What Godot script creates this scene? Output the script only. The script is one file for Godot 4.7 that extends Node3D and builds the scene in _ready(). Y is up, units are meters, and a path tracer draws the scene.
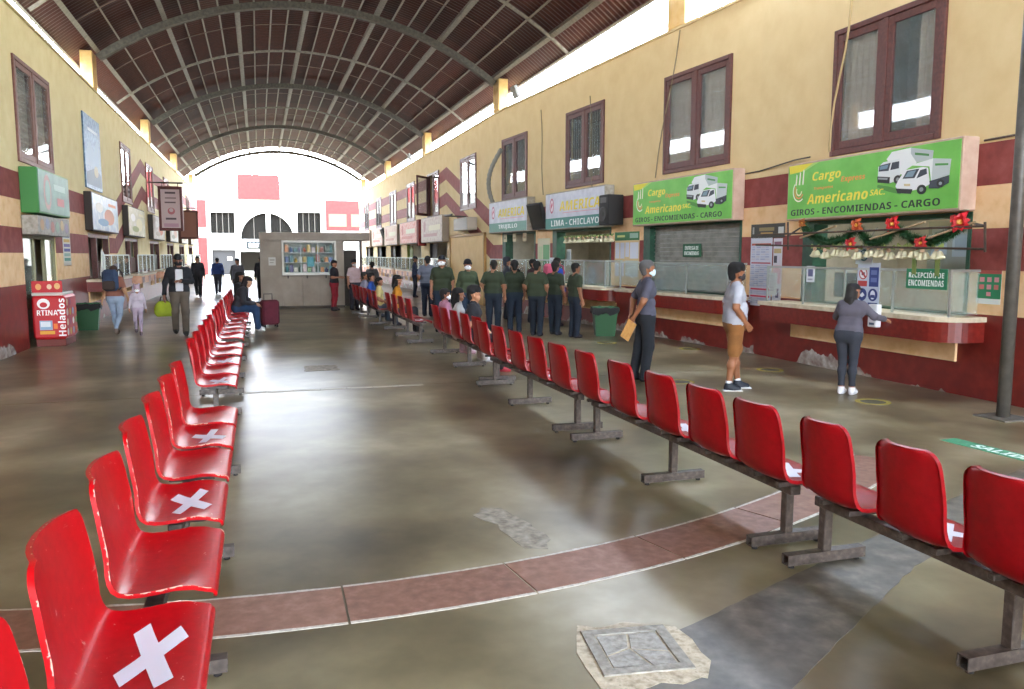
extends Node3D
# A bus terminal hall: vaulted roof, ticket booths along both walls, rows of red moulded benches.
const UP := Vector3.UP
var used := {}
var mats := {}
var cache := {}
var rng := RandomNumberGenerator.new()
var TA: Transform3D   # right wall, near stretch; local x runs along the wall, y up, z out into the hall
var TB: Transform3D   # right wall, middle stretch
var TC: Transform3D   # right wall, far stretch
var TL: Transform3D   # left wall

func _ready():
	rng.seed = 7
	set_view()
	TA = wall_frame(Vector2(8.33, -12.2), Vector2(8.33, 8))
	TB = wall_frame(Vector2(7.4, -24.6), Vector2(8.33, -12.2))
	TC = wall_frame(Vector2(7.4, -62), Vector2(7.4, -24.6))
	TL = wall_frame(Vector2(-4.15, 0), Vector2(-4.15, -62))
	build_floor()
	build_walls()
	build_roof()
	build_windows()
	build_far_building()
	build_booths_right()
	build_booths_left()
	build_kiosk()
	build_benches()
	build_people()
	build_small_things()

func set_view():
	var cam := Camera3D.new()
	cam.name = "camera"
	cam.fov = rad_to_deg(2.0 * atan(344.5 / 800.0))
	cam.position = Vector3(0, 1.75, 0)
	cam.rotation = Vector3(-atan(90.0 / 800.0), deg_to_rad(-17.5), 0)
	cam.near = 0.05
	cam.far = 400
	add_child(cam)
	cam.current = true
	var env := Environment.new()
	env.background_mode = Environment.BG_SKY
	var sky := Sky.new()
	var sm := ProceduralSkyMaterial.new()
	sm.sky_top_color = Color(0.80, 0.87, 0.97)
	sm.sky_horizon_color = Color(0.97, 0.97, 0.96)
	sm.ground_bottom_color = Color(0.5, 0.48, 0.45)
	sm.ground_horizon_color = Color(0.75, 0.73, 0.7)
	sm.sky_energy_multiplier = 7.0
	sm.ground_energy_multiplier = 2.0
	sm.sun_angle_max = 1.0
	sky.sky_material = sm
	env.sky = sky
	env.tonemap_mode = Environment.TONE_MAPPER_LINEAR
	env.tonemap_exposure = 0.33
	env.sdfgi_enabled = true
	env.ssao_enabled = true
	env.ssil_enabled = true
	var we := WorldEnvironment.new()
	we.name = "world"
	we.environment = env
	add_child(we)
	var sun := DirectionalLight3D.new()
	sun.name = "sun"
	sun.light_color = Color(1.0, 0.95, 0.86)
	sun.light_energy = 0.5
	sun.shadow_enabled = true
	sun.rotation = Vector3(deg_to_rad(-62), deg_to_rad(12), 0)
	add_child(sun)

# ---------------------------------------------------------------- helpers
func wall_frame(a: Vector2, b: Vector2) -> Transform3D:
	var x := Vector3(b.x - a.x, 0, b.y - a.y).normalized()
	return Transform3D(Basis(x, UP, x.cross(UP)), Vector3(a.x, 0, a.y))

func numbered(n: String) -> String:
	if not used.has(n):
		used[n] = 0
		return n
	used[n] += 1
	return "%s_%03d" % [n, used[n]]

func hexm(h: String, rough := 0.7, metal := 0.0) -> StandardMaterial3D:
	var key := "%s|%.2f|%.2f" % [h, rough, metal]
	if not mats.has(key):
		var m := StandardMaterial3D.new()
		m.albedo_color = Color(h)
		m.roughness = rough
		m.metallic = metal
		mats[key] = m
	return mats[key]

# colour that varies in soft patches: stops are [offset, hex] pairs over a fractal noise
func noisy(key: String, stops: Array, period: float, rough := 0.8, freq := 0.012, octaves := 5, size := 512, bump := 0.0) -> StandardMaterial3D:
	if mats.has(key):
		return mats[key]
	var m := StandardMaterial3D.new()
	m.albedo_texture = noise_tex(stops, freq, octaves, size, hash(key) % 1000)
	m.uv1_triplanar = true
	m.uv1_world_triplanar = true
	m.uv1_scale = Vector3.ONE / period
	m.roughness = rough
	if bump > 0.0:
		m.normal_enabled = true
		var nt := NoiseTexture2D.new()
		nt.width = 256; nt.height = 256
		nt.seamless = true
		nt.as_normal_map = true
		nt.bump_strength = 4.0
		var fn := FastNoiseLite.new()
		fn.seed = hash(key) % 977
		fn.frequency = 0.03
		fn.fractal_octaves = 4
		nt.noise = fn
		m.normal_texture = nt
		m.normal_scale = bump
	mats[key] = m
	return m

func noise_tex(stops: Array, freq: float, octaves: int, size: int, sd: int) -> NoiseTexture2D:
	var t := NoiseTexture2D.new()
	t.width = size; t.height = size
	t.seamless = size < 1500
	t.seamless_blend_skirt = 0.4
	var fn := FastNoiseLite.new()
	fn.seed = sd
	fn.noise_type = FastNoiseLite.TYPE_SIMPLEX_SMOOTH
	fn.frequency = freq
	fn.fractal_octaves = octaves
	fn.fractal_gain = 0.55
	t.noise = fn
	var g := Gradient.new()
	var off := PackedFloat32Array(); var col := PackedColorArray()
	for s in stops:
		off.append(s[0]); col.append(Color(s[1]))
	g.offsets = off; g.colors = col
	t.color_ramp = g
	return t

func glass(hex := "dfeee8", alpha := 0.12, spec := 0.5) -> StandardMaterial3D:
	var key := "glass%s%.2f%.2f" % [hex, alpha, spec]
	if not mats.has(key):
		var m := StandardMaterial3D.new()
		var c := Color(hex)
		m.albedo_color = Color(c.r, c.g, c.b, alpha)
		m.transparency = BaseMaterial3D.TRANSPARENCY_ALPHA
		m.roughness = 0.03
		m.metallic_specular = spec
		mats[key] = m
	return mats[key]

func vcol() -> StandardMaterial3D:
	if not mats.has("vcol"):
		var m := StandardMaterial3D.new()
		m.vertex_color_use_as_albedo = true
		m.roughness = 0.55
		mats["vcol"] = m
	return mats["vcol"]

func stool() -> SurfaceTool:
	var st := SurfaceTool.new()
	st.begin(Mesh.PRIMITIVE_TRIANGLES)
	st.set_smooth_group(-1)
	return st

# corners counter-clockwise seen from outside
var flip := false
func tri(st: SurfaceTool, a: Vector3, b: Vector3, c: Vector3):
	st.add_vertex(a)
	st.add_vertex(b if flip else c)
	st.add_vertex(c if flip else b)

func quad(st: SurfaceTool, a: Vector3, b: Vector3, c: Vector3, d: Vector3):
	tri(st, a, b, c); tri(st, a, c, d)

func box(st: SurfaceTool, lo: Vector3, hi: Vector3, xf := Transform3D()):
	var p := []
	for i in 8:
		p.append(xf * Vector3(hi.x if i & 1 else lo.x, hi.y if i & 2 else lo.y, hi.z if i & 4 else lo.z))
	quad(st, p[4], p[5], p[7], p[6]); quad(st, p[1], p[0], p[2], p[3])
	quad(st, p[5], p[1], p[3], p[7]); quad(st, p[0], p[4], p[6], p[2])
	quad(st, p[6], p[7], p[3], p[2]); quad(st, p[0], p[1], p[5], p[4])

# box with chamfered edges
func cbox(st: SurfaceTool, c: Vector3, s: Vector3, b := 0.006, xf := Transform3D()):
	var h := s * 0.5
	b = min(b, min(h.x, min(h.y, h.z)) * 0.9)
	for ax in 3:
		for sg in [-1.0, 1.0]:
			var u := (ax + 1) % 3; var v := (ax + 2) % 3
			var q := []
			for k in [[-1, -1], [1, -1], [1, 1], [-1, 1]]:
				var p := Vector3.ZERO
				p[ax] = sg * h[ax]; p[u] = k[0] * (h[u] - b); p[v] = k[1] * (h[v] - b)
				q.append(xf * (c + p))
			if sg > 0: quad(st, q[0], q[1], q[2], q[3])
			else: quad(st, q[3], q[2], q[1], q[0])
	for ax in 3:
		var u := (ax + 1) % 3; var v := (ax + 2) % 3
		for su in [-1.0, 1.0]:
			for sv in [-1.0, 1.0]:
				var q := []
				for k in [[-1, 0], [1, 0], [1, 1], [-1, 1]]:
					var p := Vector3.ZERO
					p[ax] = k[0] * (h[ax] - b)
					p[u] = su * (h[u] - (b if k[1] else 0.0)); p[v] = sv * (h[v] - (0.0 if k[1] else b))
					q.append(xf * (c + p))
				if su * sv > 0: quad(st, q[0], q[1], q[2], q[3])
				else: quad(st, q[3], q[2], q[1], q[0])
	for i in 8:
		var sx := 1.0 if i & 1 else -1.0; var sy := 1.0 if i & 2 else -1.0; var sz := 1.0 if i & 4 else -1.0
		var a := xf * (c + Vector3(sx * h.x, sy * (h.y - b), sz * (h.z - b)))
		var d := xf * (c + Vector3(sx * (h.x - b), sy * h.y, sz * (h.z - b)))
		var e := xf * (c + Vector3(sx * (h.x - b), sy * (h.y - b), sz * h.z))
		if sx * sy * sz > 0: tri(st, a, d, e)
		else: tri(st, a, e, d)

func tube(st: SurfaceTool, path: Array, r, seg := 8, capped := true):
	st.set_smooth_group(0)
	var rings := []
	var side := Vector3.ZERO
	for i in path.size():
		var p: Vector3 = path[i]
		var t: Vector3 = (path[min(i + 1, path.size() - 1)] - path[max(i - 1, 0)]).normalized()
		if side == Vector3.ZERO:
			side = t.cross(UP if abs(t.y) < 0.9 else Vector3.RIGHT).normalized()
		side = (side - t * side.dot(t)).normalized()
		var up := side.cross(t)
		var rr: float = r[i] if r is Array else r
		var ring := []
		for k in seg:
			var a := TAU * k / seg
			ring.append(p + (side * cos(a) + up * sin(a)) * rr)
		rings.append(ring)
	for i in rings.size() - 1:
		for k in seg:
			var k2 := (k + 1) % seg
			quad(st, rings[i][k], rings[i][k2], rings[i + 1][k2], rings[i + 1][k])
	st.set_smooth_group(-1)
	if capped:
		for k in seg:
			var k2 := (k + 1) % seg
			tri(st, path[0], rings[0][k2], rings[0][k])
			tri(st, path[-1], rings[-1][k], rings[-1][k2])

# profile: [radius, height] pairs from bottom to top, turned about y
func lathe(st: SurfaceTool, prof: Array, seg := 12, xf := Transform3D(), smooth := true):
	st.set_smooth_group(0 if smooth else -1)
	for i in prof.size() - 1:
		for k in seg:
			var a := TAU * k / seg; var b := TAU * (k + 1) / seg
			var p0 := xf * Vector3(cos(a) * prof[i][0], prof[i][1], -sin(a) * prof[i][0])
			var p1 := xf * Vector3(cos(b) * prof[i][0], prof[i][1], -sin(b) * prof[i][0])
			var p2 := xf * Vector3(cos(b) * prof[i + 1][0], prof[i + 1][1], -sin(b) * prof[i + 1][0])
			var p3 := xf * Vector3(cos(a) * prof[i + 1][0], prof[i + 1][1], -sin(a) * prof[i + 1][0])
			if prof[i + 1][0] > 0.0001: tri(st, p0, p2, p3)
			if prof[i][0] > 0.0001: tri(st, p0, p1, p2)
	st.set_smooth_group(-1)

# polygon in the local xy plane, extruded from z0 to z1
func prism(st: SurfaceTool, poly: Array, z0: float, z1: float, xf := Transform3D()):
	flip = xf.basis.determinant() < 0.0
	var pv := PackedVector2Array(poly)
	if not Geometry2D.is_polygon_clockwise(pv): pv.reverse()
	pv.reverse()
	var idx := Geometry2D.triangulate_polygon(pv)
	for i in range(0, idx.size(), 3):
		var a := pv[idx[i]]; var b := pv[idx[i + 1]]; var c := pv[idx[i + 2]]
		if (b - a).cross(c - a) < 0.0:
			var s := b; b = c; c = s
		tri(st, xf * Vector3(a.x, a.y, z1), xf * Vector3(b.x, b.y, z1), xf * Vector3(c.x, c.y, z1))
		tri(st, xf * Vector3(a.x, a.y, z0), xf * Vector3(c.x, c.y, z0), xf * Vector3(b.x, b.y, z0))
	var area := 0.0
	for i in pv.size():
		area += pv[i].cross(pv[(i + 1) % pv.size()])
	for i in pv.size():
		var a := pv[i]; var b := pv[(i + 1) % pv.size()]
		if area < 0.0:
			var s := a; a = b; b = s
		quad(st, xf * Vector3(a.x, a.y, z0), xf * Vector3(b.x, b.y, z0), xf * Vector3(b.x, b.y, z1), xf * Vector3(a.x, a.y, z1))
	flip = false

func rectp(x0: float, y0: float, x1: float, y1: float) -> Array:
	return [Vector2(x0, y0), Vector2(x1, y0), Vector2(x1, y1), Vector2(x0, y1)]

func discp(x: float, y: float, rx: float, ry := -1.0, n := 18, a0 := 0.0, a1 := TAU) -> Array:
	var o := []
	if ry < 0.0: ry = rx
	for i in n:
		var a := a0 + (a1 - a0) * i / (n if a1 - a0 > 6.28 else n - 1)
		o.append(Vector2(x + cos(a) * rx, y + sin(a) * ry))
	return o

# flat print in several colours: items are [hex, polygon]; each a hair above the one before
func printed(called: String, items: Array, z: float, parent: Node3D, step := 0.0006) -> MeshInstance3D:
	var st := stool()
	for i in items.size():
		st.set_color(Color(items[i][0]).srgb_to_linear())
		prism(st, items[i][1], z + step * i * 0.5, z + step * (i + 1))
	return part(st, called, vcol(), parent)

func commit(st: SurfaceTool) -> ArrayMesh:
	st.generate_normals()
	return st.commit()

func part(st: SurfaceTool, called: String, m: Material, parent: Node3D) -> MeshInstance3D:
	return mesh_part(commit(st), called, m, parent)

func mesh_part(me: Mesh, called: String, m: Material, parent: Node3D) -> MeshInstance3D:
	var o := MeshInstance3D.new()
	o.mesh = me
	o.material_override = m
	if parent == self:
		o.name = numbered(called)
		add_child(o)
	else:
		o.name = called
		parent.add_child(o, true)
	return o

func tag(o: Node3D, label: String, category := "", group := "", kind := "") -> Node3D:
	o.set_meta("label", label)
	if category: o.set_meta("category", category)
	if group: o.set_meta("group", group)
	if kind: o.set_meta("kind", kind)
	return o

func thing(called: String, label: String, category: String, xf := Transform3D(), group := "", kind := "") -> Node3D:
	var o := Node3D.new()
	o.name = numbered(called)
	add_child(o)
	o.transform = xf
	return tag(o, label, category, group, kind)

func on(T: Transform3D, u: float, v: float, w: float) -> Transform3D:
	return Transform3D(T.basis, T * Vector3(u, v, w))

# lettering fitted into a box w wide and h high, centred on x, y
func letters(s: String, x: float, y: float, w: float, h: float, z: float, m: Material, parent: Node3D, slant := 0.0, font := "Droid Sans", called := "lettering") -> MeshInstance3D:
	var key := "txt|" + s + font
	if not cache.has(key):
		var f := SystemFont.new()
		f.font_names = PackedStringArray([font])
		f.font_weight = 700
		var t := TextMesh.new()
		t.text = s
		t.font = f
		t.font_size = 48
		t.pixel_size = 0.01
		t.depth = 0.02
		t.curve_step = 1.5
		cache[key] = t
	var tm: TextMesh = cache[key]
	var bb := tm.get_aabb()
	var o := mesh_part(tm, called, m, parent)
	var sx: float = w / max(bb.size.x, 0.01); var sy: float = h / max(bb.size.y, 0.01)
	var b := Basis(Vector3(sx, 0, 0), Vector3(slant * sy, sy, 0), Vector3(0, 0, 0.15))
	o.transform = Transform3D(b, Vector3(x, y, z) - b * bb.get_center())
	return o

# wall slab from u0 to u1 and v0 to v1, w0 to w1 thick, with rectangular holes [u0, v0, u1, v1]
func holed(st: SurfaceTool, T: Transform3D, u0: float, u1: float, v0: float, v1: float, w0: float, w1: float, holes: Array):
	var us := [u0, u1]
	for h in holes:
		for e in [h[0], h[2]]:
			if e > u0 + 0.001 and e < u1 - 0.001 and not us.has(e): us.append(e)
	us.sort()
	for i in us.size() - 1:
		var a: float = us[i]; var b: float = us[i + 1]
		var mid := (a + b) * 0.5
		var cuts := []
		for h in holes:
			if mid > h[0] and mid < h[2]: cuts.append(h)
		cuts.sort_custom(func(p, q): return p[1] < q[1])
		var v := v0
		for c in cuts:
			if min(c[1], v1) > v + 0.001: box(st, Vector3(a, v, w0), Vector3(b, min(c[1], v1), w1), T)
			v = max(v, c[3])
		if v < v1 - 0.001: box(st, Vector3(a, v, w0), Vector3(b, v1, w1), T)

func structure(st: SurfaceTool, called: String, m: Material, label := "") -> MeshInstance3D:
	var o := part(st, called, m, self)
	o.set_meta("kind", "structure")
	if label: o.set_meta("label", label)
	return o

# ---------------------------------------------------------------- setting
const DADO := 1.03
const M2A := 1.56
const M2B := 2.06
const M1A := 2.57
const M1B := 3.07
const SILL := 6.2
const SPRING := 7.2
const ROOF_X := 1.65
const ROOF_R := 9.61
const ROOF_Y := -0.61
var holes_a := [[1.30, 1.0, 4.48, 2.27], [1.86, 3.22, 3.92, 5.05]]
var holes_b := [[8.70, 1.0, 12.05, 2.38], [3.95, 1.0, 7.22, 2.40], [0.15, 1.0, 2.75, 2.42], [9.42, 3.4, 11.64, 5.35], [4.75, 3.45, 6.82, 5.38], [0.12, 3.42, 2.14, 5.3]]
var holes_c := []
var holes_l := []
var win_c := [[32.1, 34.4], [25.9, 28.3], [20.6, 22.8], [15.0, 17.3], [9.3, 11.6], [3.4, 5.7]]
var win_l := [[17.0, 19.65], [28.9, 31.0], [35.1, 37.3], [41.3, 43.5], [47.6, 49.8], [53.8, 56.0], [10.6, 13.0]]
var booth_c := [[25.7, 30.1], [19.9, 24.6], [14.5, 19.0], [9.0, 13.6], [3.4, 8.0]]
var booth_l := [[22.7, 26.6], [28.7, 32.6], [35.1, 39.2], [41.5, 45.5], [47.7, 51.7], [54.0, 58.0]]

func paint_maroon() -> Material:
	return noisy("maroon", [[0.0, "601610"], [0.4, "6c1a13"], [0.7, "762018"], [1.0, "80291f"]], 3.0, 0.42, 0.02, 6)
func paint_stripe() -> Material:
	return noisy("stripe", [[0.0, "74302c"], [0.5, "873d38"], [1.0, "96504a"]], 2.5, 0.75, 0.015)
func paint_cream() -> Material:
	return noisy("cream", [[0.0, "d6ba88"], [0.5, "dcc290"], [1.0, "e1c99a"]], 4.0, 0.85, 0.012, 6)
func paint_left() -> Material:
	return noisy("creamleft", [[0.0, "d9c68f"], [0.5, "e0cf9a"], [1.0, "e6d7a6"]], 4.0, 0.8, 0.012, 6)
func paint_peach() -> Material:
	return noisy("peach", [[0.0, "dcae78"], [0.45, "ecc492"], [0.8, "f0cc9e"], [1.0, "e2b986"]], 2.5, 0.8, 0.014)
func dark_steel() -> Material:
	return noisy("darksteel", [[0.0, "332b27"], [0.5, "4a423d"], [0.8, "5d544d"], [1.0, "6d5a48"]], 0.6, 0.45, 0.02)

func build_floor():
	var fm := noisy("concrete", [[0.0, "3f3828"], [0.25, "5c533d"], [0.45, "72684e"], [0.6, "82785c"], [0.8, "9a9074"], [1.0, "b5ab90"]], 26.0, 0.3, 0.0068, 9, 2048)
	fm.uv1_offset = Vector3(9.0 / 26.0, 0.0, -3.0 / 26.0)
	fm.roughness = 0.28
	fm.metallic_specular = 0.4
	var fl := thing("floor", "polished stained concrete floor of the hall", "floor", Transform3D(), "", "structure")
	var zs := [18.0, 10.0, 3.0, -10.6, -17.0, -23.0, -30.0, -37.0, -43.0, -49.0, -60.5, -75.0]
	for i in zs.size() - 1:
		var st := stool()
		box(st, Vector3(-8.5, -0.12, zs[i + 1] + 0.005), Vector3(13.0, 0.0, zs[i] - 0.005))
		part(st, "concrete_slab", fm, fl)
	var stb := stool()
	box(stb, Vector3(-60, -0.3, -140), Vector3(60, -0.125, 60))
	structure(stb, "ground", hexm("8f887c", 0.95), "bare ground under and around the terminal").set_meta("category", "ground")
	var sj := stool()
	for i in 7: box(sj, Vector3(-0.3 + i * 0.34, 0.0, -10.63 + 0.01 * (i % 2)), Vector3(0.03 + i * 0.34, 0.003, -10.53))
	part(sj, "pale_joint_strip", hexm("b5afa0", 0.5), fl).set_meta("kind", "stuff")
	# curved band of clay tiles
	var mort := noisy("mortar", [[0.0, "a59e92"], [0.5, "c6c0b4"], [1.0, "dad5c9"]], 0.5, 0.85, 0.02)
	var tones := [noisy("clay1", [[0.0, "6d4a39"], [0.5, "835c49"], [1.0, "967060"]], 0.8, 0.5, 0.015), noisy("clay2", [[0.0, "75513f"], [0.5, "8a634f"], [1.0, "9d7866"]], 0.9, 0.5, 0.015)]
	var curve := func(x: float) -> float: return -3.93 - 0.073 * (x - 0.45) * (x - 0.45)
	var x := -3.4
	var n := 0
	while x < 4.7:
		var L := 0.94
		var pts := []; var back := []; var e1 := []; var e2 := []
		for k in 5:
			var xx := x + 0.006 + (L - 0.012) * k / 4.0
			var s: float = -0.146 * (xx - 0.45)
			var nx := Vector2(-s, 1.0).normalized()
			var c := Vector2(xx, curve.call(xx))
			pts.append(c + nx * 0.205); back.push_front(c - nx * 0.205)
			e1.append([c + nx * 0.205, c + nx * 0.228]); e2.append([c - nx * 0.228, c - nx * 0.205])
		var st := stool()
		prism(st, pts + back, -0.008, 0.004, Transform3D(Basis(Vector3.RIGHT, Vector3(0, 0, 1), Vector3(0, 1, 0)), Vector3.ZERO))
		part(st, "clay_tile", tones[n % 2], fl)
		var sm := stool()
		for e in [e1, e2]:
			for k in 4:
				var j := 0.006 * sin(n * 7.0 + k * 2.1)
				prism(sm, [e[k][0] - Vector2(0, j), e[k + 1][0] + Vector2(0, j), e[k + 1][1], e[k][1]], 0.0, 0.003, Transform3D(Basis(Vector3.RIGHT, Vector3(0, 0, 1), Vector3(0, 1, 0)), Vector3.ZERO))
		part(sm, "mortar_edge", mort, fl)
		x += L
		n += 1
	# repaired strip across the slab, rough manhole, small patch
	var flat := Transform3D(Basis(Vector3.RIGHT, Vector3(0, 0, 1), Vector3(0, 1, 0)), Vector3.ZERO)
	var top := [[1.75, -3.14], [2.6, -3.5], [3.6, -3.92], [4.6, -4.35], [5.6, -4.74], [6.6, -5.1]]
	var low := [[6.7, -4.6], [5.7, -4.28], [4.6, -3.92], [3.47, -3.46], [2.7, -3.0], [1.95, -2.55], [1.7, -2.2], [1.5, -1.8], [1.1, -1.9], [1.35, -2.7]]
	var st := stool()
	prism(st, ragged(top + low, 0.006, 3), -0.002, 0.0025, flat)
	part(st, "repaired_strip", noisy("patchgrey", [[0.0, "464239"], [0.4, "5a564c"], [0.7, "6f6a5e"], [1.0, "857f72"]], 1.2, 0.45, 0.012, 6), fl)
	var mh := thing("manhole", "rough square concrete manhole cover with cracked lid in the floor", "manhole", Transform3D(Basis(UP, deg_to_rad(-8)), Vector3(1.54, 0, -3.06)))
	st = stool()
	prism(st, ragged([[-0.24, 0.26], [-0.1, 0.31], [0.1, 0.30], [0.24, 0.27], [0.29, 0.05], [0.25, -0.2], [0.05, -0.27], [-0.2, -0.25], [-0.26, 0.0]], 0.03, 5), 0.0, 0.004, flat)
	part(st, "rough_surround", noisy("roughcream", [[0.0, "8d8069"], [0.4, "b8ab92"], [0.7, "cfc3aa"], [1.0, "a29780"]], 0.35, 0.9, 0.02, 5, 256, 0.6), mh)
	st = stool()
	for s in [[-0.2, -0.2, 0.2, -0.15], [-0.2, 0.15, 0.2, 0.2], [-0.2, -0.15, -0.15, 0.15], [0.15, -0.15, 0.2, 0.15]]:
		box(st, Vector3(s[0], 0.0, s[1]), Vector3(s[2], 0.012, s[3]))
	part(st, "frame", noisy("stonegrey", [[0.0, "77736a"], [0.5, "98948a"], [1.0, "b3afa4"]], 0.3, 0.9, 0.02, 5, 256, 0.6), mh)
	for q in [[[-0.14, -0.14], [0.0, -0.14], [-0.03, -0.02], [-0.14, 0.03]], [[0.012, -0.14], [0.14, -0.14], [0.14, 0.03], [-0.015, -0.015]], [[-0.14, 0.045], [-0.025, -0.005], [0.02, 0.14], [-0.14, 0.14]], [[-0.012, 0.0], [0.14, 0.045], [0.14, 0.14], [0.034, 0.14]]]:
		st = stool()
		prism(st, vecs(q), 0.0, 0.008 + 0.003 * q[0][0], flat)
		part(st, "lid_piece", noisy("lidgrey", [[0.0, "7d7a72"], [0.5, "a19e95"], [1.0, "bdb9af"]], 0.25, 0.95, 0.02, 5, 256, 0.6), mh)
	st = stool()
	prism(st, ragged([[1.30, -5.05], [1.42, -5.2], [1.55, -5.15], [1.62, -4.8], [1.68, -4.5], [1.6, -4.34], [1.48, -4.38], [1.42, -4.6], [1.44, -4.85]], 0.02, 9), -0.002, 0.003, flat)
	part(st, "rough_patch", noisy("patchtan", [[0.0, "6f695d"], [0.5, "91897a"], [1.0, "aaa292"]], 0.5, 0.9, 0.02, 5, 256, 0.5), fl)
	st = stool()
	prism(st, ragged([[0.62, -12.9], [1.12, -12.9], [1.12, -12.3], [0.62, -12.3]], 0.02, 4), -0.002, 0.003, flat)
	part(st, "rough_patch", noisy("patchtan", [], 1.0), fl)

func vecs(a: Array) -> Array:
	return a.map(func(p): return Vector2(p[0], p[1]))

func ragged(pts: Array, amp: float, sd: int) -> Array:
	var r := RandomNumberGenerator.new()
	r.seed = sd
	var o := []
	for i in pts.size():
		var a := Vector2(pts[i][0], pts[i][1])
		var nx: Array = pts[(i + 1) % pts.size()]
		var b := Vector2(nx[0], nx[1])
		var k := int(max(2, a.distance_to(b) / 0.09))
		for j in k:
			var p := a.lerp(b, float(j) / k)
			o.append(p + Vector2(r.randf_range(-amp, amp), r.randf_range(-amp, amp)))
	return o

func stripe(st: SurfaceTool, T: Transform3D, poly: Array, holes: Array, z := 0.004):
	var todo := [PackedVector2Array(poly)]
	for h in holes:
		var nxt := []
		for p in todo:
			for q in Geometry2D.clip_polygons(p, PackedVector2Array(rectp(h[0], h[1], h[2], h[3]))):
				nxt.append(q)
		todo = nxt
	for p in todo:
		if p.size() > 2: prism(st, Array(p), -0.002, z, T)

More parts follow.
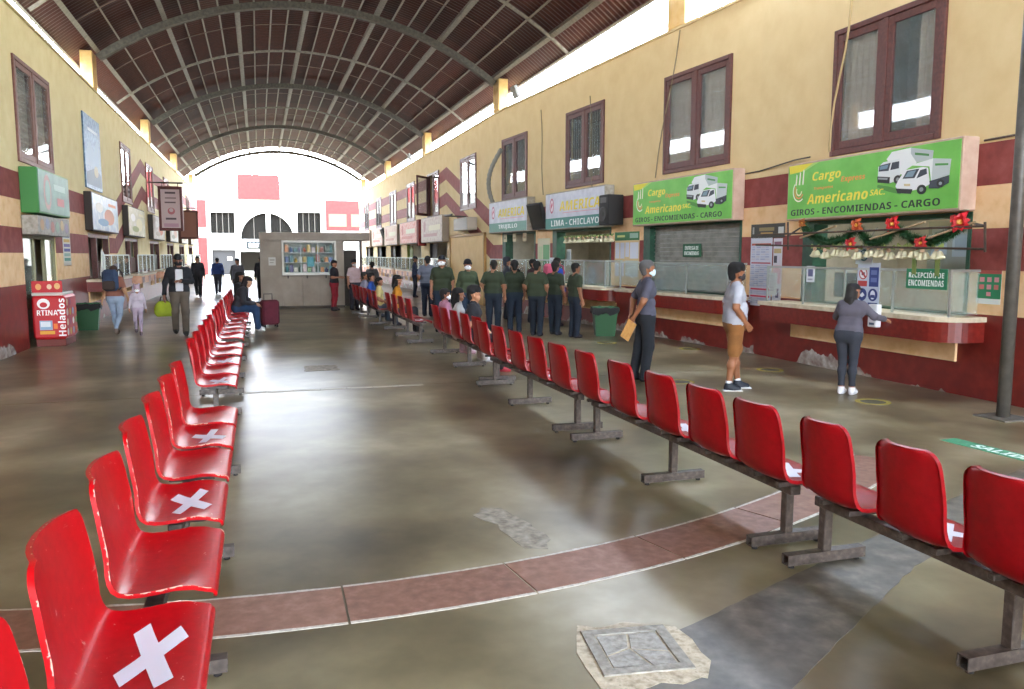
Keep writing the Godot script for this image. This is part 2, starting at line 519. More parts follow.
func build_walls():
	for w in win_c: holes_c.append([w[0], 3.38, w[1], 5.3])
	for b in booth_c: holes_c.append([b[0] + 0.4, 1.0, b[1] - 0.4, 2.25])
	for w in win_l: holes_l.append([w[0], 3.46, w[1], 5.38])
	for b in booth_l: holes_l.append([b[0] + 0.3, 1.1, b[1] - 0.5, 2.3])
	holes_l.append([16.95, 0.0, 19.5, 2.14])
	var segs := [[TA, 0.0, 26.7, holes_a, "wall_right", "cream plastered wall with maroon bands behind the cargo counter"], [TB, -0.02, 12.45, holes_b, "wall_right_middle", "cream plastered wall with maroon bands behind the shuttered counter"], [TC, 0.0, 37.4, holes_c, "wall_right_far", "cream plastered wall whose maroon bands climb in a chevron"], [TL, -14.5, 62.0, holes_l, "wall_left", "pale cream wall with maroon bands and a glossy dado behind the kiosk doors"]]
	for s in segs:
		var T: Transform3D = s[0]
		var left: bool = s[4] == "wall_left"
		var st := stool()
		holed(st, T, s[1], s[2], 0.0, SILL, -0.2, 0.0, s[3])
		var o := structure(st, s[4], paint_left() if left else paint_cream(), s[5])
		o.set_meta("category", "wall")
		var dado := 1.2 if left else DADO
		var m2a := 1.78 if left else M2A; var m2b := 2.24 if left else M2B
		var m1a := 2.75 if left else M1A; var m1b := 3.25 if left else M1B
		var u0: float = s[1]; var u1: float = s[2]
		st = stool()
		holed(st, T, u0, u1, 0.0, dado, -0.002, 0.006, s[3])
		part(st, "painted_dado", paint_maroon(), o)
		var chev := 0.0
		if s[4] == "wall_right_far": chev = 1.0
		if left: chev = -1.0
		var bands := [[m2a, m2b], [m1a, m1b]]
		for bnd in bands:
			st = stool()
			var poly: Array
			var th: float = bnd[1] - bnd[0]
			var d: float = m1b - bnd[1]
			if chev > 0.0:
				poly = vecs([[u0, 4.68 - d], [28.4, 4.68 - d], [29.6, 4.78 - d], [36.3, bnd[0]], [u1, bnd[0]], [u1, bnd[1]], [36.5, bnd[1]], [29.7, 5.28 - d], [28.4, 5.15 - d], [u0, 5.15 - d]])
			elif chev < 0.0:
				poly = vecs([[u0, bnd[0]], [27.4, bnd[0]], [33.6, 4.82 - d], [35.0, 4.72 - d], [u1, 4.72 - d], [u1, 5.2 - d], [35.0, 5.2 - d], [33.8, 5.36 - d], [27.2, bnd[1]], [u0, bnd[1]]])
			else:
				poly = rectp(u0, bnd[0], u1, bnd[1])
			stripe(st, T, poly, s[3])
			part(st, "painted_band", paint_stripe(), o)
		for bnd in [[dado, m2a], [m2b, m1a]]:
			if chev == 0.0 or left:
				st = stool()
				stripe(st, T, rectp(u0, bnd[0], u1 if not left else 27.3, bnd[1]), s[3], 0.003)
				part(st, "painted_pale_band", paint_peach(), o)
		# plaster showing where paint has come off along the foot of the wall
		st = stool()
		var fn := FastNoiseLite.new()
		fn.seed = 5 + s[4].length(); fn.frequency = 0.45; fn.fractal_octaves = 6; fn.fractal_gain = 0.62
		var base: float = -0.02 if left else 0.055
		var du := 0.035
		var u := u0
		while u < min(u1, 34.0):
			var ha: float = clampf((fn.get_noise_1d(u) * 0.5 + base) * 1.2, 0.0, 0.36)
			var hb: float = clampf((fn.get_noise_1d(u + du) * 0.5 + base) * 1.2, 0.0, 0.36)
			if (ha > 0.01 or hb > 0.01) and not (left and u > 16.8 and u < 19.6):
				prism(st, vecs([[u, 0.0], [u + du, 0.0], [u + du, hb + 0.002], [u, ha + 0.002]]), 0.004, 0.009, T)
			u += du
		var pp := part(st, "bare_plaster", noisy("plaster", [[0.0, "6a463e"], [0.3, "86756c"], [0.5, "988d84"], [0.75, "b3aaa1"], [1.0, "c6bfb6"]], 1.6, 0.95, 0.012, 5), o)
		pp.set_meta("kind", "stuff")
		st = stool()
		holed(st, T, u0, u1, SILL, SILL + 0.05, -0.24, 0.04, [])
		part(st, "coping", paint_left() if left else paint_cream(), o)
		# closed rooms behind the openings
		st = stool()
		box(st, Vector3(u0, 0, -3.2), Vector3(u1, SILL, -3.0), T)
		box(st, Vector3(u0, 3.28, -3.0), Vector3(u1, 3.36, -0.2), T)
		box(st, Vector3(u0, 6.05, -3.0), Vector3(u1, 6.2, -0.2), T)
		for e in [u0, u1 - 0.1]: box(st, Vector3(e, 0, -3.0), Vector3(e + 0.1, SILL, -0.2), T)
		var ob := structure(st, s[4].replace("wall_", "wall_rooms_"), noisy("roomwall", [[0.0, "a39d8e"], [0.5, "b8b2a3"], [1.0, "c6c0b2"]], 3.0, 0.9), "plain walls of the rooms behind the " + ("left" if left else ("cargo counter" if s[4] == "wall_right" else ("shuttered counter" if s[4] == "wall_right_middle" else "far right"))) + " openings")
		ob.set_meta("category", "wall")
	# piers that carry the roof
	var pm := noisy("pier", [[0.0, "dfae62"], [0.5, "ecc27c"], [1.0, "f2d096"]], 2.0, 0.8)
	for z in [-60.0, -48.3, -36.7, -25.0, -14.8, -3.0, 8.0, 13.9]:
		for side in 2:
			var T: Transform3D = TL
			var u: float = -z
			if side == 1:
				if z > -12.2: T = TA; u = z + 12.2
				elif z > -24.7: T = TB; u = (z + 24.6) * 1.0028
				else: T = TC; u = z + 62.0
			var st := stool()
			cbox(st, Vector3(u, (SILL + 0.05 + 7.22) * 0.5, -0.1), Vector3(0.62, 7.22 - SILL - 0.05, 0.3), 0.01, T)
			var o := structure(st, "roof_pier", pm, "short ochre pier between wall top and roof arch")
			o.set_meta("category", "pier"); o.set_meta("group", "piers under the roof arches")

func roof_pt(ang: float, r: float, z: float) -> Vector3:
	return Vector3(ROOF_X + sin(ang) * r, ROOF_Y + cos(ang) * r, z)

func build_roof():
	var ts := asin(5.6 / ROOF_R)
	var ro := thing("ceiling", "dark red barrel-vaulted sheet roof on steel arches", "roof", Transform3D(), "", "structure")
	var steel := noisy("roofsteel", [[0.0, "6f675c"], [0.5, "8c8376"], [1.0, "a29887"]], 1.5, 0.6, 0.02)
	var light_steel := hexm("9a8f80", 0.6)
	var sheets := [noisy("sheet1", [[0.0, "3d170e"], [0.4, "4c1f14"], [0.7, "592719"], [1.0, "683222"]], 3.0, 0.6, 0.02), noisy("sheet2", [[0.0, "431a10"], [0.5, "532417"], [1.0, "622e1f"]], 2.6, 0.6, 0.02), noisy("sheet3", [[0.0, "34120a"], [0.5, "431a10"], [1.0, "532417"]], 3.3, 0.6, 0.02)]
	var zmain := [14.0, 8.0, -3.0, -14.6, -25.0, -36.7, -48.3, -60.0]
	var zl := []
	for i in zmain.size() - 1:
		zl.append(zmain[i]); zl.append((zmain[i] + zmain[i + 1]) * 0.5)
	zl.append(-60.0)
	# sheets: one corrugated panel for each field between purlins and arches
	for i in zl.size() - 1:
		var za: float = zl[i]; var zb: float = zl[i + 1]
		for k in 8:
			var a0: float; var a1: float
			if k == 0: a0 = -ts - 0.075; a1 = -ts
			elif k == 7: a0 = ts; a1 = ts + 0.075
			else:
				a0 = -ts + ts / 3.0 * (k - 1); a1 = a0 + ts / 3.0
			var key := "sheet|%.2f|%.4f" % [za - zb, a1 - a0]
			if not cache.has(key):
				var st := stool()
				var n := int(round((za - zb) / 0.2)) * 2
				var arcs := 4
				for j in n:
					var z0 := -(za - zb) * j / n; var z1 := -(za - zb) * (j + 1) / n
					var r0 := ROOF_R + 0.28 + (0.022 if j % 2 else 0.0); var r1 := ROOF_R + 0.28 + (0.0 if j % 2 else 0.022)
					for q in arcs:
						var b0 := (a1 - a0) * q / arcs + 0.001; var b1 := (a1 - a0) * (q + 1) / arcs - (0.001 if q == arcs - 1 else -0.001)
						quad(st, Vector3(sin(b0) * r0, cos(b0) * r0, z0), Vector3(sin(b0) * r1, cos(b0) * r1, z1), Vector3(sin(b1) * r1, cos(b1) * r1, z1), Vector3(sin(b1) * r0, cos(b1) * r0, z0))
				cache[key] = commit(st)
			var o := mesh_part(cache[key], "roof_sheet", sheets[(i * 5 + k * 3) % 3], ro)
			o.transform = Transform3D(Basis(Vector3(0, 0, 1), -a0), Vector3(ROOF_X, ROOF_Y, za))
	# purlins along the hall
	for k in 7:
		var a := -ts + ts / 3.0 * k
		var st := stool()
		var xf := Transform3D(Basis(Vector3(0, 0, 1), -a), Vector3(ROOF_X, ROOF_Y, 0))
		for b in [[-0.06, 0.06, 0.0, 0.02], [-0.012, 0.012, 0.02, 0.2], [-0.06, 0.06, 0.2, 0.22]]:
			box(st, Vector3(b[0], ROOF_R + 0.04 + b[2], -60.4), Vector3(b[1], ROOF_R + 0.04 + b[3], 14.2), xf)
		part(st, "main_purlin", steel, ro)
	for k in 6:
		var cnt := 2 if k == 0 or k == 5 else 3
		for j in cnt:
			var a := -ts + ts / 3.0 * (k + (j + 1.0) / (cnt + 1.0))
			var st := stool()
			box(st, Vector3(-0.022, ROOF_R + 0.2, -60.4), Vector3(0.022, ROOF_R + 0.262, 14.2), Transform3D(Basis(Vector3(0, 0, 1), -a), Vector3(ROOF_X, ROOF_Y, 0)))
			part(st, "thin_purlin", light_steel, ro)
	for sg in [-1.0, 1.0]:
		var st := stool()
		box(st, Vector3(-0.03, ROOF_R + 0.18, -60.4), Vector3(0.03, ROOF_R + 0.26, 14.2), Transform3D(Basis(Vector3(0, 0, 1), -sg * (ts + 0.07)), Vector3(ROOF_X, ROOF_Y, 0)))
		part(st, "eaves_purlin", steel, ro)
	# arches
	for z in zmain:
		var st := stool()
		arc_bar(st, -ts - 0.01, ts + 0.01, z, -0.12, 0.05, 0.07)
		var o := part(st, "main_arch", noisy("archdark", [[0.0, "4b463f"], [0.5, "5f594f"], [1.0, "716a5f"]], 1.5, 0.6, 0.02), ro)
		st = stool()
		arc_bar(st, -ts - 0.01, ts + 0.01, z, -0.145, -0.12, 0.1)
		part(st, "flange", noisy("flangesteel", [[0.0, "4f473d"], [0.5, "625a4e"], [1.0, "756c5f"]], 1.5, 0.7, 0.02), o)
	for i in range(1, zl.size(), 2):
		var st := stool()
		arc_bar(st, -ts - 0.06, ts + 0.06, zl[i], 0.0, 0.07, 0.03)
		part(st, "tie_arch", steel, ro)
	for i in zl.size() - 1:
		var st := stool()
		arc_bar(st, -ts, ts, (zl[i] + zl[i + 1]) * 0.5, 0.18, 0.2, 0.01)
		part(st, "wire_tie", hexm("8a7468", 0.6), ro)

func arc_bar(st: SurfaceTool, a0: float, a1: float, z: float, r0: float, r1: float, half: float):
	var n := 28
	for i in n:
		var a := lerpf(a0, a1, float(i) / n); var b := lerpf(a0, a1, float(i + 1) / n)
		for e in [[r0, r0, -half, half, 0], [r1, r1, -half, half, 1]]:
			var q := [roof_pt(a, ROOF_R + e[0], z + half), roof_pt(b, ROOF_R + e[0], z + half), roof_pt(b, ROOF_R + e[0], z - half), roof_pt(a, ROOF_R + e[0], z - half)]
			if e[4]: quad(st, q[0], q[1], q[2], q[3])
			else: quad(st, q[3], q[2], q[1], q[0])
		for s in [half, -half]:
			var q := [roof_pt(a, ROOF_R + r0, z + s), roof_pt(b, ROOF_R + r0, z + s), roof_pt(b, ROOF_R + r1, z + s), roof_pt(a, ROOF_R + r1, z + s)]
			if s > 0: quad(st, q[0], q[1], q[2], q[3])
			else: quad(st, q[3], q[2], q[1], q[0])

# upper casement: maroon timber frame, two leaves with glass, cloth or bars behind
func window(n: int, T: Transform3D, u0: float, u1: float, v0: float, v1: float, style: String, label: String):
	var w := thing("window_%d" % n, label, "window", on(T, (u0 + u1) * 0.5, v0, 0), "", "structure")
	var hw := (u1 - u0) * 0.5; var h := v1 - v0
	var wood := noisy("frame_wood", [[0.0, "44201b"], [0.5, "5a2c25"], [1.0, "6b3a31"]], 0.8, 0.5, 0.02) if T != TL else noisy("frame_wood_pale", [[0.0, "5f3a30"], [0.5, "774d40"], [1.0, "8a6152"]], 0.8, 0.55, 0.02)
	var st := stool()
	for b in [[-hw, 0, -hw + 0.08, h], [hw - 0.08, 0, hw, h], [-hw + 0.08, h - 0.08, hw - 0.08, h], [-hw + 0.08, 0, hw - 0.08, 0.08], [-0.05, 0.08, 0.05, h - 0.08]]:
		cbox(st, Vector3((b[0] + b[2]) * 0.5, (b[1] + b[3]) * 0.5, -0.03), Vector3(b[2] - b[0], b[3] - b[1], 0.14), 0.008)
	part(st, "frame", wood, w)
	for s in [-1.0, 1.0]:
		var cx: float = s * (hw - 0.08 + 0.05) * 0.5
		var pw: float = (hw - 0.13) * 0.5
		st = stool()
		for b in [[-pw, 0.085, -pw + 0.1, h - 0.085], [pw - 0.1, 0.085, pw, h - 0.085], [-pw + 0.1, h - 0.185, pw - 0.1, h - 0.085], [-pw + 0.1, 0.085, pw - 0.1, 0.2]]:
			cbox(st, Vector3((b[0] + b[2]) * 0.5, (b[1] + b[3]) * 0.5, 0.0), Vector3(b[2] - b[0], b[3] - b[1], 0.05), 0.006)
		var leaf := part(st, "window_leaf", wood, w)
		leaf.position = Vector3(cx, 0, 0.0)
		st = stool()
		box(st, Vector3(-pw + 0.1, 0.2, -0.006), Vector3(pw - 0.1, h - 0.185, 0.0))
		part(st, "pane", glass("aebcbc", 0.16), leaf)
		if style == "open" and s < 0:
			leaf.position = Vector3(-hw + 0.06, 0, 0.02)
			leaf.rotation.y = deg_to_rad(-38)
			for c in leaf.get_children(): c.position.x += pw
			leaf.mesh = shifted(leaf.mesh, Vector3(pw, 0, 0))
		if style == "curtain" or style == "curtain_gap":
			var c0: float = cx - pw + (0.42 if style == "curtain_gap" and s > 0 else 0.0)
			st = stool()
			st.set_smooth_group(0)
			var nn := 40
			for i in nn:
				var xa := lerpf(c0, cx + pw, float(i) / nn); var xb := lerpf(c0, cx + pw, float(i + 1) / nn)
				var za := -0.13 + 0.03 * sin(xa * 52.0 + s); var zb := -0.13 + 0.03 * sin(xb * 52.0 + s)
				quad(st, Vector3(xa, 0.12, za), Vector3(xb, 0.12, zb), Vector3(xb, h - 0.05, zb), Vector3(xa, h - 0.05, za))
			var cm := noisy("curtain", [[0.0, "b5a996"], [0.5, "cbbfab"], [1.0, "dbd0be"]], 0.9, 0.95, 0.02)
			part(st, "curtain", cm, w)
		if style == "bars":
			st = stool()
			for i in 6:
				var xx: float = cx - pw + 0.1 + (pw * 2.0 - 0.2) * (i + 0.5) / 6.0
				tube(st, [Vector3(xx, 0.15, -0.08), Vector3(xx, h - 0.12, -0.08)], 0.008, 6)
			for i in 3:
				box(st, Vector3(cx - pw + 0.08, 0.5 + i * 0.5, -0.085), Vector3(cx + pw - 0.08, 0.515 + i * 0.5, -0.075))
			part(st, "window_bars", hexm("23211f", 0.5, 0.3), w)
	if style == "pale":
		st = stool()
		box(st, Vector3(-hw + 0.05, 0.05, -0.2), Vector3(hw - 0.05, h - 0.05, -0.18))
		part(st, "blind", hexm("cfd6da", 0.8), w)

func shifted(m: Mesh, by: Vector3) -> ArrayMesh:
	var st := SurfaceTool.new()
	st.begin(Mesh.PRIMITIVE_TRIANGLES)
	st.append_from(m, 0, Transform3D(Basis(), by))
	return st.commit()

func build_windows():
	window(1, TA, 1.86, 3.92, 3.22, 5.05, "curtain_gap", "large maroon window with grey curtain above the near cargo sign")
	window(2, TB, 9.42, 11.64, 3.4, 5.35, "curtain", "maroon casement with drawn curtains above the shuttered cargo counter")
	window(3, TB, 4.75, 6.82, 3.45, 5.38, "bars", "maroon barred window above the white Lima Chiclayo sign")
	window(4, TB, 0.12, 2.14, 3.42, 5.3, "bars", "maroon barred window with a grey duct hose beside it")
	var lab := ["maroon window where the bands slope down", "dark window with one leaf swung open", "narrow far window above the red signs", "pale covered window over the far booths", "small window near the end of the right wall", "last small window of the right wall"]
	var sty := ["pale", "open", "plain", "pale", "plain", "plain"]
	for i in 6: window(5 + i, TC, win_c[i][0], win_c[i][1], 3.38, 5.3, sty[i], lab[i])
	var lab2 := ["brown framed window above the green sign box", "tall dark window beside the rising chevron band", "window at the peak of the left chevron band", "far left window behind the hanging menu board", "second last window on the left wall", "last window on the left wall", "brown framed window nearest the entrance on the left wall"]
	var sty2 := ["curtain", "plain", "pale", "pale", "plain", "plain", "curtain"]
	for i in 7: window(11 + i, TL, win_l[i][0], win_l[i][1], 3.46, 5.38, sty2[i], lab2[i])

func build_far_building():
	var T := wall_frame(Vector2(-20, -75), Vector2(26, -75))
	var b := thing("white_building", "white building with arched window and red panels across the sunny yard", "building", on(T, 0, 0, 0))
	var white := noisy("whitewash", [[0.0, "aaa498"], [0.5, "b6b0a4"], [1.0, "c2bcb0"]], 5.0, 0.85)
	var dark := hexm("3d4042", 0.25)
	var ox := 20.0
	var holes := [[ox - 3.87, 3.6, ox - 1.88, 5.4], [ox - 1.4, 3.1, ox + 3.1, 5.42], [ox + 3.45, 3.7, ox + 5.5, 5.5], [ox - 3.83, 0.0, ox - 1.9, 2.15], [ox - 1.5, 0.3, ox + 5.0, 2.0]]
	var st := stool()
	holed(st, Transform3D(), 0, 46, 0, 7.6, -0.3, 0.0, holes)
	part(st, "facade_wall", white, b)
	st = stool()
	for sg in [-1.0, 1.0]:
		var pts := []
		var cx: float = ox + 0.85
		for i in 9:
			var a := PI * 0.5 * i / 8.0
			pts.append(Vector2(cx + sg * 2.25 * cos(a), 3.12 + 2.28 * sin(a)))
		pts.append(Vector2(cx + sg * 2.25, 5.42))
		prism(st, pts, -0.3, 0.0)
	part(st, "arch_spandrel", white, b)
	st = stool()
	box(st, Vector3(0, 0, -4.0), Vector3(46, 7.6, -3.8))
	box(st, Vector3(0, 7.4, -3.8), Vector3(46, 7.6, -0.3))
	part(st, "inner_wall", hexm("4a443c", 0.9), b)
	st = stool()
	cbox(st, Vector3(ox + 0.95, 4.25, -0.05), Vector3(0.4, 2.3, 0.3), 0.02)
	part(st, "pillar", white, b)
	for h in holes.slice(0, 3):
		var win := stool()
		for f in 5:
			var x: float = lerpf(h[0], h[2], f / 4.0)
			box(win, Vector3(x - 0.03, h[1], -0.28), Vector3(x + 0.03, h[3], -0.22))
		var fr := part(win, "window_frame", hexm("453d33", 0.6), b)
		for f in 4:
			st = stool()
			var x0: float = lerpf(h[0], h[2], f / 4.0) + 0.03
			box(st, Vector3(x0, h[1], -0.26), Vector3(lerpf(h[0], h[2], (f + 1) / 4.0) - 0.03, h[3], -0.25))
			part(st, "pane", glass("1c1a17", 0.93, 0.05), fr)
	st = stool()
	box(st, Vector3(ox - 3.83, 0.0, -0.25), Vector3(ox - 1.9, 2.15, -0.2))
	part(st, "door", hexm("231f1c", 0.7), b)
	st = stool()
	box(st, Vector3(ox - 2.6, 1.25, -0.2), Vector3(ox - 2.2, 1.55, -0.18))
	part(st, "notice", hexm("d8d2b8", 0.8), b)
	var red := noisy("redpanel", [[0.0, "6a150f"], [0.5, "771b15"], [1.0, "84231b"]], 2.5, 0.8)
	st = stool()
	cbox(st, Vector3(ox + 0.24, 7.65, 0.04), Vector3(3.54, 2.14, 0.3), 0.02)
	part(st, "red_parapet_panel", red, b)
	for r in [[-4.95, 4.1, -4.2, 6.45], [-4.95, 0.0, -4.2, 3.2], [5.95, 3.9, 9.3, 6.6]]:
		st = stool()
		box(st, Vector3(ox + r[0], r[1], -0.01), Vector3(ox + r[2], r[3], 0.06))
		part(st, "red_panel", red, b)
	for r in [[6.2, 4.25, 7.8, 5.4], [8.2, 4.25, 9.1, 5.4]]:
		st = stool()
		box(st, Vector3(ox + r[0], r[1], 0.05), Vector3(ox + r[2], r[3], 0.09))
		part(st, "louvre_panel", hexm("5d4c3c", 0.8), b)
	var sg := thing("restaurant_sign", "dark restaurant sign with white letters under the arched window", "sign", on(T, ox + 0.9, 2.25, 0.0))
	st = stool()
	cbox(st, Vector3(0, 0.32, 0.06), Vector3(3.7, 0.62, 0.12), 0.02)
	part(st, "board", hexm("181c1b", 0.8), sg)
	letters("RESTAURANTE", 0, 0.32, 3.3, 0.36, 0.12, hexm("f2f2ee", 0.7), sg)

# ---------------------------------------------------------------- booths on the right wall
# light box on the wall: origin at the foot of the wall below its middle, face at z = w
func lightbox(called: String, label: String, T: Transform3D, u0: float, u1: float, v0: float, v1: float, w: float, face: Material, body: Material, group := "") -> Node3D:
	var s := thing(called, label, "sign", on(T, (u0 + u1) * 0.5, v0, 0.006), group)
	var hw := (u1 - u0) * 0.5; var h := v1 - v0
	var st := stool()
	cbox(st, Vector3(0, h * 0.5, w * 0.5), Vector3(hw * 2, h, w), 0.012)
	part(st, "housing", body, s)
	st = stool()
	cbox(st, Vector3(0, h * 0.5, w + 0.004), Vector3(hw * 2 - 0.06, h - 0.06, 0.012), 0.003)
	part(st, "face_panel", face, s)
	return s

func cargo_sign(label: String, T: Transform3D, u0: float, u1: float, v0: float, v1: float):
	var green := noisy("signgreen", [[0.0, "5fae3c"], [0.5, "6dbe48"], [1.0, "7cc858"]], 3.0, 0.45, 0.008)
	var s := lightbox("cargo_sign", label, T, u0, u1, v0, v1, 0.25, green, noisy("signside", [[0.0, "ab8d7a"], [0.5, "b99c89"], [1.0, "c6ab99"]], 2.0, 0.7))
	var W := u1 - u0 - 0.06; var H := v1 - v0 - 0.06
	# print positions measured on a face 885 wide
	var P := func(pts: Array) -> Array:
		var o := []
		for p in pts:
			var bot: float = 452.0 - 0.02 * (p[0] - 65.0)
			var ht: float = 296.0 + 0.075 * (p[0] - 65.0)
			o.append(Vector2(((p[0] - 65.0) / 885.0 - 0.5) * W, 0.03 + clampf((bot - p[1]) / ht, 0.0, 1.0) * H))
		return o
	var D := func(x: float, y: float, rx: float, ry: float) -> Array:
		return P.call(discp(x, y, rx, ry, 14).map(func(q): return [q.x, q.y]))
	var z := 0.2605
	var white := "eef2ee"; var dk := "3c444c"; var grey := "8f9a9a"; var blk := "23272a"
	printed("truck_print", [
		["4f8f3c", P.call([[590, 285], [650, 300], [720, 330], [700, 345], [640, 325], [588, 300]])],
		[white, P.call([[628, 150], [652, 112], [740, 97], [840, 122], [838, 165], [770, 180], [722, 215], [716, 240], [690, 235]])],
		["b9c4c2", P.call([[740, 97], [840, 122], [838, 165], [770, 180], [742, 130]])],
		["4f8a4f", P.call([[760, 125], [822, 138], [822, 150], [760, 138]])],
		["e4ebe8", P.call([[590, 190], [612, 165], [692, 150], [697, 250], [688, 268], [648, 282], [590, 272]])],
		[dk, P.call([[595, 182], [650, 170], [641, 213], [593, 214]])],
		["6f8fa0", P.call([[600, 186], [640, 178], [634, 200], [598, 205]])],
		[dk, P.call([[657, 170], [690, 165], [690, 203], [650, 210]])],
		[blk, P.call([[588, 240], [650, 248], [648, 282], [590, 274]])],
		[grey, P.call([[592, 246], [640, 252], [638, 262], [592, 256]])],
		[blk, D.call(688, 264, 19, 24)], [grey, D.call(688, 264, 8, 11)],
		[white, P.call([[738, 192], [842, 164], [916, 174], [912, 258], [838, 282], [828, 206]])],
		["c6d0cd", P.call([[842, 164], [916, 174], [912, 258], [840, 280]])],
		["4f9a4a", P.call([[852, 192], [906, 196], [906, 206], [852, 204]])],
		[dk, P.call([[830, 284], [912, 260], [912, 300], [872, 326], [830, 322]])],
		["f2f5f3", P.call([[680, 300], [692, 268], [722, 216], [800, 206], [822, 212], [834, 300], [800, 322], [700, 337]])],
		[dk, P.call([[712, 262], [730, 221], [786, 213], [766, 262]])],
		["7d97a5", P.call([[722, 254], [736, 226], [772, 220], [758, 254]])],
		[dk, P.call([[790, 222], [817, 215], [820, 244], [775, 265]])],
		[blk, P.call([[682, 312], [760, 322], [752, 346], [692, 338]])],
		["d8c79a", P.call([[720, 290], [748, 292], [748, 304], [722, 302]])],
		[blk, D.call(800, 326, 20, 26)], [grey, D.call(800, 326, 9, 12)],
		[blk, D.call(880, 300, 16, 22)], [grey, D.call(880, 300, 7, 9)]], z, s)
	printed("corner_flash", [["e6d93c", P.call([[68, 152], [225, 138], [150, 188], [75, 200]])], ["a8d26a", P.call([[225, 138], [260, 136], [170, 186], [150, 188]])]], z, s)
	var ring := []
	for k in 3:
		var a0 := 2.4 + k * 0.1; var a1 := TAU - 0.9 + k * 0.4
		var rr := 0.17 - k * 0.045
		var pts := []
		for i in 16:
			var a := lerpf(a0, a1, i / 15.0)
			pts.append(Vector2(cos(a), sin(a)) * rr)
		for i in 16:
			var a := lerpf(a1, a0, i / 15.0)
			pts.append(Vector2(cos(a), sin(a)) * (rr - 0.022))
		var c := Vector2(-W * 0.5 + W * 0.085, H * 0.55)
		ring.append([["f3f0dc", "f08a5a", "f3e9c0"][k], pts.map(func(q): return c + Vector2(q.x * 0.9, q.y * 1.0))])
	for k in 3:
		var c := Vector2(-W * 0.5 + W * (0.06 + 0.025 * k), H * 0.72)
		ring.append(["f6f1dd", vecs([[c.x - 0.012, c.y - 0.05], [c.x + 0.02, c.y - 0.05], [c.x + 0.03, c.y + 0.1 + 0.03 * k], [c.x + 0.01, c.y + 0.12 + 0.03 * k]])])
	printed("emblem", ring, z, s)
	var yel := hexm("f4e04a", 0.5); var ora := hexm("ee8a3c", 0.5); var bk := hexm("1f2a22", 0.5)
	var X := func(f: float) -> float: return (f - 0.5) * W
	letters("Cargo", X.call(0.272), 0.03 + H * 0.72, W * 0.19, H * 0.21, z, yel, s, 0.2)
	letters("Express", X.call(0.445), 0.03 + H * 0.62, W * 0.145, H * 0.12, z, ora, s, 0.2)
	letters("Transportes", X.call(0.255), 0.03 + H * 0.52, W * 0.13, H * 0.06, z, ora, s, 0.2)
	letters("Americano", X.call(0.345), 0.03 + H * 0.345, W * 0.39, H * 0.19, z, yel, s, 0.2)
	letters("SAC.", X.call(0.595), 0.03 + H * 0.345, W * 0.085, H * 0.10, z, yel, s, 0.2)
	letters("GIROS - ENCOMIENDAS - CARGO", X.call(0.475), 0.03 + H * 0.11, W * 0.89, H * 0.115, z, bk, s)

# masonry ticket counter with a pale top slab; rounded at its right end
func counter(label: String, T: Transform3D, u0: float, u1: float, top: float, depth: float, body: Material, group := "", blocks := false):
	var c := thing("ticket_counter", label, "counter", on(T, (u0 + u1) * 0.5, 0, 0.007), group)
	var hw := (u1 - u0) * 0.5
	var shape := func(ex: float) -> Array:
		var o := [Vector2(-hw - ex, 0.0), Vector2(hw + ex, 0.0)]
		var r := 0.38
		for i in 9:
			var a := PI * 0.5 * i / 8.0
			o.append(Vector2(hw + ex - r + r * cos(a), depth + ex - r + r * sin(a)))
		o.append(Vector2(-hw - ex, depth + ex))
		return o
	var lie := Transform3D(Basis(Vector3.RIGHT, Vector3(0, 0, 1), Vector3(0, 1, 0)), Vector3.ZERO)
	var st := stool()
	prism(st, shape.call(0.0), top - 0.31, top - 0.06, lie)
	part(st, "counter_body", body, c)
	st = stool()
	prism(st, shape.call(0.025), top - 0.06, top, lie)
	part(st, "counter_top", noisy("countertop", [[0.0, "b3a388"], [0.5, "cdbfa4"], [1.0, "dccfb6"]], 1.2, 0.5), c)
	st = stool()
	cbox(st, Vector3(-0.12, top - 0.31 - 0.14, 0.02), Vector3(hw * 2 - 0.5, 0.27, 0.04), 0.004)
	part(st, "lower_panel", paint_peach(), c)
	if blocks:
		var k := 0
		var x := -hw + 0.5
		while x < hw - 0.4:
			st = stool()
			cbox(st, Vector3(x, top - 0.2 - 0.28 * (k % 2), depth + 0.004 - (depth - 0.045) * (k % 2)), Vector3(0.5, 0.2, 0.012), 0.003)
			part(st, "maroon_block", paint_maroon(), c)
			x += 0.75
			k += 1
	return c

